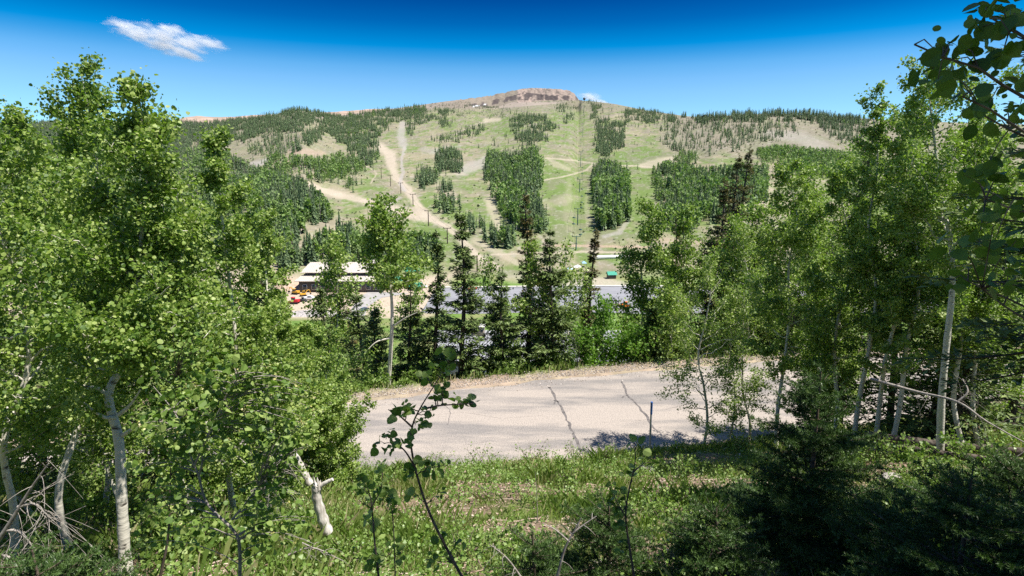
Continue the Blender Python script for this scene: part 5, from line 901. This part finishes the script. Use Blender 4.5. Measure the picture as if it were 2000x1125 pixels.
# summit marks: a radar dome and a lone hut
def dome(label, px, row, r):
    X, Y, Z, ok = hit(px, max(row, 199)); x, y, z = X[0], Y[0], Z[0]; root = thing('radar_dome', label, 'radar dome', (x, y, z)); mb = MB(); tube(mb, [(x, y, z - 2), (x, y, z + 4), (x, y, z + 9)], [1.2, 1.0, 1.0], 8, cap=True); mb.obj('mast', M['pole_brown'], root)
    mb = MB(); th = np.linspace(.1, math.pi - .1, 10); tube(mb, [(x, y, z + 9 + r - r * math.cos(t)) for t in th], [r * math.sin(t) for t in th], 14, cap=True); mb.obj('dome', M['steel'], root)
dome('small dark round dome on the summit shoulder', 1141, 200, 5.5)
X, Y, Z, ok = hit(1376, 232); x, y, z = X[0], Y[0], Z[0]; root = thing('hut', 'small dark hut on the eastern skyline', 'hut', (x, y, z)); mb = MB(); box(mb, (x, y, z + 3), (12, 8, 7)); mb.obj('wall', flat('dark_hut', (.03, .035, .04)), root); mb = MB(); prism(mb, [(-8, 6.5), (8, 6.5), (0, 10)], (x, y, z), 10); mb.obj('roof', flat('dark_hut_roof', (.03, .05, .055)), root)
# ------------------------------------------------------------------ buildings in the valley
def slab(mb, a, b, c, d, th=.25, mat_=0):
    q = np.array([a, b, c, d], float); n_ = np.cross(q[1] - q[0], q[3] - q[0]); n_ = n_ / np.linalg.norm(n_); n_ = n_ if n_[2] > 0 else -n_
    V = np.concatenate([q, q - n_ * th]); mb.add(V, [[0, 1, 2, 3], [7, 6, 5, 4], [0, 4, 5, 1], [1, 5, 6, 2], [2, 6, 7, 3], [3, 7, 4, 0]], mat_)
def seam_roof(name, c1, c2, period, axis=0):
    m = mat(name, c1, .45, .4); n = m.node_tree.nodes; l = m.node_tree.links; g = n.new('ShaderNodeNewGeometry'); wv = n.new('ShaderNodeTexWave'); wv.bands_direction = 'XY'[axis]; wv.inputs['Scale'].default_value = .314 / period; wv.inputs['Distortion'].default_value = 0
    l.new(g.outputs['Position'], wv.inputs['Vector']); r = n.new('ShaderNodeValToRGB'); r.color_ramp.elements[0].position = .05; r.color_ramp.elements[0].color = (*c2, 1); r.color_ramp.elements[1].position = .25; r.color_ramp.elements[1].color = (*c1, 1); l.new(wv.outputs[0], r.inputs[0])
    nz = n.new('ShaderNodeTexNoise'); nz.inputs['Scale'].default_value = .35; nz.inputs['Detail'].default_value = 6; l.new(g.outputs['Position'], nz.inputs['Vector']); mr = n.new('ShaderNodeMapRange'); mr.inputs[1].default_value = .3; mr.inputs[2].default_value = .7; mr.inputs[3].default_value = .85; mr.inputs[4].default_value = 1.1; l.new(nz.outputs[0], mr.inputs[0])
    x = n.new('ShaderNodeVectorMath'); x.operation = 'SCALE'; l.new(r.outputs[0], x.inputs[0]); l.new(mr.outputs[0], x.inputs['Scale']); l.new(x.outputs[0], n['Principled BSDF'].inputs['Base Color']); bp = n.new('ShaderNodeBump'); bp.inputs['Distance'].default_value = .05; l.new(wv.outputs[0], bp.inputs['Height']); l.new(bp.outputs[0], n['Principled BSDF'].inputs['Normal']); return m
M['pale_roof'] = seam_roof('pale_metal_roof', (.56, .50, .43), (.44, .39, .33), .9); M['grey_roof'] = seam_roof('grey_metal_roof', (.33, .33, .345), (.20, .20, .21), .62); M['green_roof'] = flat('green_metal_roof', (.035, .27, .18), (.05, .33, .22)); M['stucco'] = flat('tan_siding', (.36, .30, .25)); M['dark_wall'] = flat('dark_timber_wall', (.10, .085, .075)); M['white_trim'] = flat('white_trim', (.72, .70, .66)); M['concrete'] = flat('pale_concrete', (.45, .42, .38), (.58, .55, .50), .8, .9)
def lodge():
    A = lambda px, row, Y: P(px, row, Y); zg = -59.0; root = thing('lodge', 'long lodge with two tiers of pale metal roof', 'building', (A(665, 560, 276)[0], 276, zg)); xl, xr = A(589, 532, 276)[0], A(752, 532, 276)[0]
    ze, zr = A(650, 532, 276)[2], A(650, 512, 283)[2]; ze2, zt2 = A(650, 549, 270)[2], A(650, 538, 276)[2]
    mb = MB(); box(mb, ((xl + xr) / 2, 283, (zg + zt2 + .5) / 2), (xr - xl - 1.5, 13, zt2 + .5 - zg)); box(mb, ((xl + xr) / 2, 273.6, (zg + ze2) / 2), (xr - xl - .4, 5.5, ze2 - zg)); mb.obj('wall', M['dark_wall'], root)
    mb = MB(); slab(mb, (xl - .5, 275.4, ze), (xr + .5, 275.4, ze), (xr - 1.5, 283, zr), (xl + 2.2, 283, zr)); slab(mb, (xl + 2.2, 283.05, zr), (xr - 1.5, 283.05, zr), (xr + .5, 290.5, ze), (xl - .5, 290.5, ze)); slab(mb, (xl - .5, 275.4, ze), (xl + 2.2, 283, zr), (xl + 2.2, 283.05, zr), (xl - .5, 290.5, ze)); mb.obj('roof', M['pale_roof'], root, smooth=False)
    mb = MB(); slab(mb, (xl - 1.6, 269.6, ze2), (xr + .8, 269.6, ze2), (xr + .5, 276.6, zt2), (xl - .2, 276.6, zt2)); mb.obj('lower_roof', M['pale_roof'], root, smooth=False)
    for k in range(9):
        xx = xl + 3 + k * (xr - xl - 6) / 8; mb = MB(); box(mb, (xx, 270.84, (zg + ze2) / 2 - .1), (2.2, .14, 2.4)); w = mb.obj('window', M['white_trim'], root); mb = MB(); box(mb, (xx, 270.74, (zg + ze2) / 2 - .1), (1.9, .1, 2.1)); mb.obj('pane', M['glass'], w, off=root['_o'])
    for k in range(12):
        xx = xl + 2.5 + k * (xr - xl - 5) / 11; mb = MB(); box(mb, (xx, 276.45, (zt2 + ze) / 2 + .1), (1.7, .14, .8)); mb.obj('window', M['glass'], root)
    x2 = A(725, 520, 284)[0]; zc = A(725, 511, 287)[2]; mb = MB(); prism(mb, [(-5, -3), (5, -3), (5, -.6), (0, 2.0), (-5, -.6)], (x2, 286, zc - 1.5), 9, 0); mb.obj('dormer', M['pale_roof'], root, smooth=False)
lodge()
def pavilion(label, px, re, rt, Y, r, n=8, hw=None):
    c = P(px, re, Y); zt = P(px, rt, Y)[2]; zg = g1(c[0], Y); root = thing('pavilion', label, 'building', (c[0], Y, zg)); mb = MB(); a = np.arange(n) * 2 * math.pi / n + .2; V = np.concatenate([np.c_[c[0] + r * np.cos(a), Y + r * np.sin(a), np.full(n, c[2])], [[c[0], Y, zt]]]); mb.add(V, [[i, (i + 1) % n, n] for i in range(n)]); mb.add(V, np.arange(n)[None, ::-1]); mb.obj('roof', M['green_roof'], root, smooth=False)
    mb = MB(); tube(mb, [(c[0], Y, zg - .3), (c[0], Y, c[2] - .03)], r * .8, n, cap=True); w = mb.obj('wall', M['dark_wall'], root, smooth=False)
    for k in (3.6, 4.3, 5.0, 5.7): mb = MB(); box(mb, (c[0] + r * .8 * math.cos(k), Y + r * .8 * math.sin(k), (zg + c[2]) / 2), (.9, .12, 1.2), k + math.pi / 2); mb.obj('window', M['glass'], root)
pavilion('round pavilion with a green metal cone roof', 805, 528, 513, 292, 4.6)
def gable(label, px, row, Y, L_, D, h, rh, wall, roof, rot=0, name='building', cat='building'):
    c = P(px, row, Y); zg = g1(c[0], Y); root = thing(name, label, cat, (c[0], Y, zg)); c = (c[0], Y, zg); mb = MB(); prism(mb, [(-D / 2, -.5), (D / 2, -.5), (D / 2, h), (0, h + rh * .97), (-D / 2, h)], c, L_, rot + math.pi / 2); mb.obj('wall', wall, root, smooth=False); cr, sr = math.cos(rot), math.sin(rot); R_ = lambda x, y, z: (c[0] + x * cr - y * sr, c[1] + x * sr + y * cr, c[2] + z)
    mb = MB(); o = .5; e = h - o * rh / (D / 2) + .06; slab(mb, R_(-L_ / 2 - o, -D / 2 - o, e), R_(L_ / 2 + o, -D / 2 - o, e), R_(L_ / 2 + o, 0, h + rh + .06), R_(-L_ / 2 - o, 0, h + rh + .06), .12); slab(mb, R_(-L_ / 2 - o, .01, h + rh + .06), R_(L_ / 2 + o, .01, h + rh + .06), R_(L_ / 2 + o, D / 2 + o, e), R_(-L_ / 2 - o, D / 2 + o, e), .12); mb.obj('roof', roof, root, smooth=False)
    mb = MB(); q = R_(-L_ * .2, -D / 2 - .05, h * .42); box(mb, q, (L_ * .16, .1, h * .8), rot); mb.obj('door', M['dark_wall'], root)
    for k in (.05, .28): mb = MB(); q = R_(L_ * k, -D / 2 - .05, h * .55); box(mb, q, (L_ * .13, .1, h * .35), rot); mb.obj('window', M['glass'], root)
    return root
gable('green roofed cabin between the lodge and the cone roof', 768, 545, 282, 8, 7, 3.2, 2.4, M['dark_wall'], M['green_roof'], .2, 'cabin'); gable('small teal roofed hut behind the bare white trunk', 813, 555, 276, 5, 4.5, 2.4, 1.5, M['dark_wall'], M['green_roof'], -.2, 'cabin'); gable('small green roofed shed on the grass beyond the lot', 1194, 545, 305, 4.2, 4, 2.4, 1.3, M['dark_wall'], M['green_roof'], .1, 'shed', 'shed')
def maintenance():
    ye, yr_, yb = 89.0, 97.0, 105.0; xl, xr = -13.2, 19.5; ze = P(1000, 706, ye)[2]; zr = P(1000, 645, yr_)[2]; zg = -35.4; root = thing('maintenance_building', 'long building with a grey ribbed metal roof below the road', 'building', ((xl + xr) / 2, yr_, zg))
    mb = MB(); box(mb, ((xl + xr) / 2, yr_, (zg + ze) / 2 - .05), (xr - xl - 1.2, yb - ye - 1.4, ze - zg)); V = np.array([(xl + .6, ye + .7, ze - .12), (xl + .6, yb - .7, ze - .12), (xl + .6, yr_, zr - .35), (xr - .6, ye + .7, ze - .12), (xr - .6, yb - .7, ze - .12), (xr - .6, yr_, zr - .35)]); mb.add(V, [[0, 2, 1], [3, 4, 5]]); mb.obj('wall', M['stucco'], root, smooth=False)
    mb = MB(); slab(mb, (xl, ye, ze), (xr, ye, ze), (xr, yr_, zr), (xl, yr_, zr), .18); slab(mb, (xl, yr_ + .01, zr), (xr, yr_ + .01, zr), (xr, yb, ze), (xl, yb, ze), .18); mb.obj('roof', M['grey_roof'], root, smooth=False)
    for xx in (P(935, 640, 96)[0], P(1135, 640, 96)[0]):
        mb = MB(); box(mb, (xx, 96.2, zr + .25), (2.0, 1.5, 1.5)); cu = mb.obj('cupola', M['stucco'], root); mb = MB(); box(mb, (xx, 96.2, zr + 1.1), (2.4, 1.9, .2)); mb.obj('roof', M['white_trim'], cu, off=root['_o'])
        for s in (-.55, .55): mb = MB(); box(mb, (xx + s, 95.42, zr + .3), (.35, .08, .5)); mb.obj('vent', M['glass'], cu, off=root['_o'])
    for k in range(7): mb = MB(); t = .22; xx = P(922 + k * 13, 650, 95)[0]; zz = zr + (ze - zr) * t; tube(mb, [(xx, yr_ - 8 * t, zz - .1), (xx, yr_ - 8 * t, zz + .35)], .08, 6, cap=True); mb.obj('vent_pipe', M['steel'], root)
    for k in range(6): mb = MB(); box(mb, (xl + 3 + k * 5.2, ye + .66, (zg + ze) / 2 - .3), (3.0, .1, 2.8)); mb.obj('door', M['white_trim'] if k % 2 else M['concrete'], root)
maintenance()
# low wall and magic carpet, tents
c = P(1183, 513, 345); zg = g1(c[0], 345); root = thing('carpet_lift', 'long low white covered carpet lift on the beginner slope', 'lift', (c[0], 345, zg)); mb = MB(); t = np.linspace(0, 1, 9); tube(mb, np.c_[c[0] - 9 + 24 * t, 345 + 2 * t, zg + .9 + .3 * np.sin(t * 3)], 1.2, 10, cap=True); mb.obj('cover', M['white_trim'], root); mb = MB(); box(mb, (c[0] - 9.3, 345, zg + .7), (1.6, 2.8, 2.4)); mb.obj('base', M['steel'], root)
def tent(label, px, row, Y, w, col):
    c = P(px, row, Y); zg = g1(c[0], Y); root = thing('canopy_tent', label, 'tent', (c[0], Y, zg), 'canopy tents by the beginner slope'); mb = MB(); V = np.array([(c[0] - w, Y - w, zg + 2.3), (c[0] + w, Y - w, zg + 2.3), (c[0] + w, Y + w, zg + 2.3), (c[0] - w, Y + w, zg + 2.3), (c[0], Y, zg + 3.6)]); mb.add(V, [[0, 1, 4], [1, 2, 4], [2, 3, 4], [3, 0, 4]]); mb.add(V, [[3, 2, 1, 0]]); mb.obj('canopy', flat('tent_cloth', col), root, smooth=False)
    for a in (-1, 1):
        for b in (-1, 1): mb = MB(); tube(mb, [(c[0] + a * w * .93, Y + b * w * .93, zg - .2), (c[0] + a * w * .93, Y + b * w * .93, zg + 2.28)], .06, 5); mb.obj('leg', M['steel'], root)
tent('pale blue canopy tent above the sparse aspens', 1112, 530, 318, 2.0, (.40, .52, .62)); tent('white canopy tent above the sparse aspens', 1128, 530, 322, 2.2, (.72, .72, .72)); tent('second blue canopy tent nearer the ragged thin spire', 1140, 528, 330, 1.6, (.25, .42, .58))
# ------------------------------------------------------------------ vehicles
def wheels(root, c, rot, xs_, w, r):
    cr, sr = math.cos(rot), math.sin(rot)
    for xx in xs_:
        for s in (-1, 1):
            q = np.array([c[0] + xx * cr - s * w * sr, c[1] + xx * sr + s * w * cr, c[2] + r]); d = np.array([-sr, cr, 0]) * .12; mb = MB(); tube(mb, [q - d, q + d], r, 14, cap=True); t_ = mb.obj('wheel', M['tyre'], root); mb = MB(); tube(mb, [q - d * 1.08, q + d * 1.08], r * .55, 10, cap=True); mb.obj('rim', M['concrete'], t_, off=root['_o'])
def car(label, px, row, Y, col, rot, kind='car'):
    c = P(px, row, Y); zg = g1(c[0], Y) + .09; c = (c[0], Y, zg); root = thing('parked_car' if kind == 'car' else 'pickup_truck', label, 'car' if kind == 'car' else 'pickup truck', c); mb = MB(); pa = flat('car_paint', col, None, 2, .3)
    if kind == 'car': prof = [(-2.2, .35), (2.2, .35), (2.25, .75), (1.3, .95), (.6, 1.45), (-1.3, 1.5), (-2.0, 1.05), (-2.25, .9)]; gl = [(-1.75, 1.05), (1.0, 1.0), (.5, 1.40), (-1.25, 1.44)]
    else: prof = [(-2.8, .5), (2.8, .5), (2.85, 1.0), (1.5, 1.2), (.9, 1.85), (-.7, 1.9), (-.8, 1.25), (-2.8, 1.25)]; gl = [(-.6, 1.28), (1.25, 1.22), (.8, 1.75), (-.6, 1.80)]
    prism(mb, prof, c, 1.8, rot, 0); mb.obj('body', pa, root, smooth=False); mb = MB(); prism(mb, gl, c, 1.84, rot); mb.obj('side_window', M['glass'], root, smooth=False); wheels(root, c, rot, (-1.4, 1.4) if kind == 'car' else (-1.75, 1.8), .85, .36)
    cr, sr = math.cos(rot), math.sin(rot); mb = MB(); box(mb, (c[0] + .98 * cr, c[1] + .98 * sr, c[2] + (1.22 if kind == 'car' else 1.55)), (.1, 1.5, .4), rot); mb.obj('windscreen', M['glass'], root)
    for s in (-.65, .65): mb = MB(); box(mb, (c[0] + 2.24 * cr - s * sr, c[1] + 2.24 * sr + s * cr, c[2] + .72), (.12, .35, .18), rot); mb.obj('headlight', M['white_trim'], root)
car('white pickup truck parked before the lodge', 604, 578, 254, (.72, .72, .72), .1, 'pickup'); car('dark blue car on the access road', 712, 606, 232, (.02, .05, .12), 1.2); car('white car half hidden beyond the bare white trunk', 826, 560, 281, (.75, .75, .75), 0.1); car('small red car at the edge of the parking lot', 923, 566, 277, (.45, .05, .03), .2)
def digger(label, px, row, Y, col, rot, name='excavator', sc=1.0, boom=True, bucket=True, z=None, cat=None):
    c = P(px, row, Y); zg = g1(c[0], Y) if z is None else z; c = np.array([c[0], Y, zg + .08]); root = thing(name, label, cat or name, c); pa = flat('machine_paint', col, None, 3, .45); cr, sr = math.cos(rot), math.sin(rot); R_ = lambda x, y, z: (c[0] + sc * (x * cr - y * sr), c[1] + sc * (x * sr + y * cr), c[2] + sc * z)
    for s in (-1, 1):
        mb = MB(); prism(mb, [(-1.6 * sc, .15 * sc), (-1.3 * sc, 0), (1.3 * sc, 0), (1.6 * sc, .15 * sc), (1.6 * sc, .55 * sc), (1.3 * sc, .75 * sc), (-1.3 * sc, .75 * sc), (-1.6 * sc, .55 * sc)], R_(0, s * 1.0, 0), .5 * sc, rot); mb.obj('track', M['tyre'], root, smooth=False)
    mb = MB(); prism(mb, [(-1.7 * sc, .8 * sc), (1.3 * sc, .8 * sc), (1.3 * sc, 1.4 * sc), (.2 * sc, 1.6 * sc), (-1.7 * sc, 1.7 * sc)], tuple(c), 2.2 * sc, rot); mb.obj('body', pa, root, smooth=False); mb = MB(); prism(mb, [(-.3 * sc, 1.62 * sc), (1.1 * sc, 1.42 * sc), (1.0 * sc, 2.5 * sc), (-.2 * sc, 2.6 * sc)], R_(0, .5, 0), 1.1 * sc, rot); cb_ = mb.obj('cab', M['glass'], root, smooth=False); mb = MB(); box(mb, R_(.4, .5, 2.66), (1.5 * sc, 1.3 * sc, .12 * sc), rot); mb.obj('roof', pa, cb_, off=root['_o'])
    if boom:
        mb = MB(); tube(mb, [R_(1.0, -.4, 1.3), R_(2.2, -.4, 3.0), R_(3.4, -.4, 3.2)], [.22 * sc, .24 * sc, .15 * sc], 6, cap=True); mb.obj('boom', pa, root, smooth=False); mb = MB(); tube(mb, [R_(3.4, -.4, 3.2), R_(3.9, -.4, 1.2)], .15 * sc, 6, cap=True); mb.obj('arm', pa, root, smooth=False); mb = MB(); prism(mb, [(0, 0), (.7 * sc, .1 * sc), (.6 * sc, .8 * sc), (0, .9 * sc)], R_(3.6, -.4, .5), 1.0 * sc, rot); mb.obj('bucket', M['steel'], root, smooth=False)
    elif bucket:
        for s in (-1, 1): mb = MB(); tube(mb, [R_(-1.0, s * .95, 1.6), R_(1.6, s * .95, 1.1), R_(2.4, s * .95, .4)], .13 * sc, 5, cap=True); mb.obj('lift_arm', pa, root, smooth=False)
        mb = MB(); prism(mb, [(0, 0), (1.0 * sc, .05 * sc), (.1 * sc, 1.0 * sc)], R_(2.3, 0, .1), 2.4 * sc, rot); mb.obj('bucket', M['steel'], root, smooth=False)
digger('yellow excavator digging at the lodge corner', 577, 567, 266, (.62, .33, .03), 2.9); digger('second smaller yellow excavator beside the lodge wall', 592, 573, 262, (.62, .33, .03), .6, sc=.85); digger('red skid truck on the dirt before the lodge', 576, 592, 246, (.52, .02, .03), 3.1, 'loader', 1.1, False)
digger('dark tractor behind the red skid truck', 590, 590, 250, (.05, .05, .05), 0, 'tractor', .7, False); digger('orange loader at the corner of the grey roofed building', 846, 700, 84, (.72, .30, .02), .3, 'loader', 1.0, False); digger('bright orange machine on the parking lot', 1221, 602, 238, (.75, .16, .01), .1, 'loader', .95, False)
X, Y, Z, ok = hit(1190, 604); c = P(1198, 600, 241); root = thing('flatbed_trailer', 'long low trailer beside the bright orange machine', 'trailer', (c[0], 241, g1(c[0], 241))); mb = MB(); box(mb, (c[0], 241, g1(c[0], 241) + .9), (7.5, 2.2, .25)); mb.obj('deck', flat('rusty_deck', (.35, .22, .15)), root); wheels(root, (c[0], 241, g1(c[0], 241) + .06), 0, (1.5, 2.4), 1.0, .4)
# rubble wall under the dirt lot and dirt heaps
def heap(label, px, row, Y, rx, ry, h, m, seed, name='dirt_heap'):
    c = P(px, row, Y); zg = g1(c[0], Y); n1, n2 = 10, 28; a = np.arange(n2) * 2 * math.pi / n2; V = []
    for k in range(n1): f = 1 - k / (n1 - 1); V.append(np.c_[c[0] + rx * f * np.cos(a), Y + ry * f * np.sin(a), zg - .2 + h * (1 - f ** 1.6) * (.7 + .6 * fbm(np.cos(a) * 2 + seed, np.sin(a) * 2 + f, seed))])
    V = np.concatenate(V); i = np.arange(n1 - 1)[:, None] * n2; j = np.arange(n2)[None]; j2 = (j + 1) % n2; mb = MB(); mb.add(V, np.stack([i + j, i + j2, i + n2 + j2, i + n2 + j], -1).reshape(-1, 4)); tag(mb.obj(name, m, off=(c[0], Y, zg)), label, 'heap')
M['soil'] = noisy('reddish_soil', (.36, .25, .18), (.50, .38, .29), .8, .95, .1, bump=.3); M['rubble'] = noisy('grey_rubble', (.22, .20, .19), (.52, .48, .45), 1.6, .95, .1, bump=.8)
heap('reddish dirt bank beside the lodge', 560, 545, 282, 9, 10, 5.0, M['soil'], 2); heap('grey rubble bank below the dirt lot', 605, 605, 226, 16, 5, 2.2, M['rubble'], 5, 'rubble_bank'); heap('reddish dirt heap before the lodge', 640, 588, 246, 6, 4, 1.8, M['soil'], 8)
# ------------------------------------------------------------------ clouds: bodies of scattering vapour, kilometres away
def cloud(label, px, row, Y, puffs, dens, nscale, seed, thr=.46, tilt=.28):
    """puffs: (dx, dz, rx, rz) in metres in the cloud's own plane; one closed hull round them, the vapour inside broken by noise."""
    c = P(px, row, Y); allp = np.array(puffs, float); w = (np.abs(allp[:, 0]) + allp[:, 2]).max() * 1.05; h = (np.abs(allp[:, 1]) + allp[:, 3]).max() * 1.05; dpt = allp[:, 3].max() * 1.2
    mb = MB(); box(mb, (0, 0, 0), (2 * w, 2 * dpt, 2 * h)); m = bpy.data.materials.new('cloud_vapour'); m.use_nodes = True; n = m.node_tree.nodes; l = m.node_tree.links; n.remove(n['Principled BSDF']); v = n.new('ShaderNodeVolumePrincipled'); v.inputs['Color'].default_value = (.99, .99, 1, 1); v.inputs['Anisotropy'].default_value = .1
    t = n.new('ShaderNodeTexCoord'); acc = None
    def math_(op, a, b=None, c_=None):
        q = n.new('ShaderNodeMath'); q.operation = op
        for i, s in enumerate((a, b, c_)):
            if s is None: continue
            if isinstance(s, (int, float)): q.inputs[i].default_value = s
            else: l.new(s, q.inputs[i])
        return q.outputs[0]
    for dx, dz, rx, rz in puffs:
        sb = n.new('ShaderNodeVectorMath'); sb.operation = 'SUBTRACT'; sb.inputs[1].default_value = (dx, 0, dz); l.new(t.outputs['Object'], sb.inputs[0]); ml = n.new('ShaderNodeVectorMath'); ml.operation = 'MULTIPLY'; ml.inputs[1].default_value = (1 / rx, 1 / dpt, 1 / rz); l.new(sb.outputs[0], ml.inputs[0]); ln = n.new('ShaderNodeVectorMath'); ln.operation = 'LENGTH'; l.new(ml.outputs[0], ln.inputs[0]); f = math_('SUBTRACT', 1.0, ln.outputs['Value']); acc = f if acc is None else math_('MAXIMUM', acc, f)
    mp = n.new('ShaderNodeMapping'); mp.inputs['Rotation'].default_value = (0, 0, 0); mp.inputs['Scale'].default_value = (.5 * nscale, nscale, 1.8 * nscale); mp.inputs['Location'].default_value = (seed, seed, 0); l.new(t.outputs['Object'], mp.inputs[0]); nz = n.new('ShaderNodeTexNoise'); nz.inputs['Scale'].default_value = 1; nz.inputs['Detail'].default_value = 7; nz.inputs['Roughness'].default_value = .62; l.new(mp.outputs[0], nz.inputs['Vector'])
    d = math_('ADD', acc, math_('MULTIPLY_ADD', nz.outputs[0], 2.6, -1.3 - thr * .1)); mr = n.new('ShaderNodeMapRange'); mr.inputs[1].default_value = .05; mr.inputs[2].default_value = .95; mr.inputs[3].default_value = 0; mr.inputs[4].default_value = dens; l.new(d, mr.inputs[0]); l.new(mr.outputs[0], v.inputs['Density']); l.new(v.outputs[0], n['Material Output'].inputs['Volume'])
    o = mb.obj('cloud', m, off=(0, 0, 0)); o.location = c; tag(o, label, None, None, 'structure'); o.rotation_euler = (0, tilt, 0)
k_ = 5200 / FPX
cloud('small white wispy cloud alone in the deep blue sky', 310, 82, 5200, [(-42 * k_, 4 * k_, 52 * k_, 17 * k_), (12 * k_, -1 * k_, 62 * k_, 18 * k_), (52 * k_, -6 * k_, 36 * k_, 12 * k_), (-60 * k_, 10 * k_, 36 * k_, 12 * k_), (22 * k_, 26 * k_, 30 * k_, 12 * k_), (86 * k_, 24 * k_, 38 * k_, 11 * k_), (52 * k_, 12 * k_, 40 * k_, 16 * k_), (0, 12 * k_, 50 * k_, 18 * k_)], .018, .017, 3)
k_ = 6500 / FPX
cloud('low white cloud just behind the summit cliff', 1160, 192, 6500, [(-8 * k_, 0, 26 * k_, 11 * k_), (16 * k_, -4 * k_, 24 * k_, 7 * k_)], .02, .010, 9)
print('done')
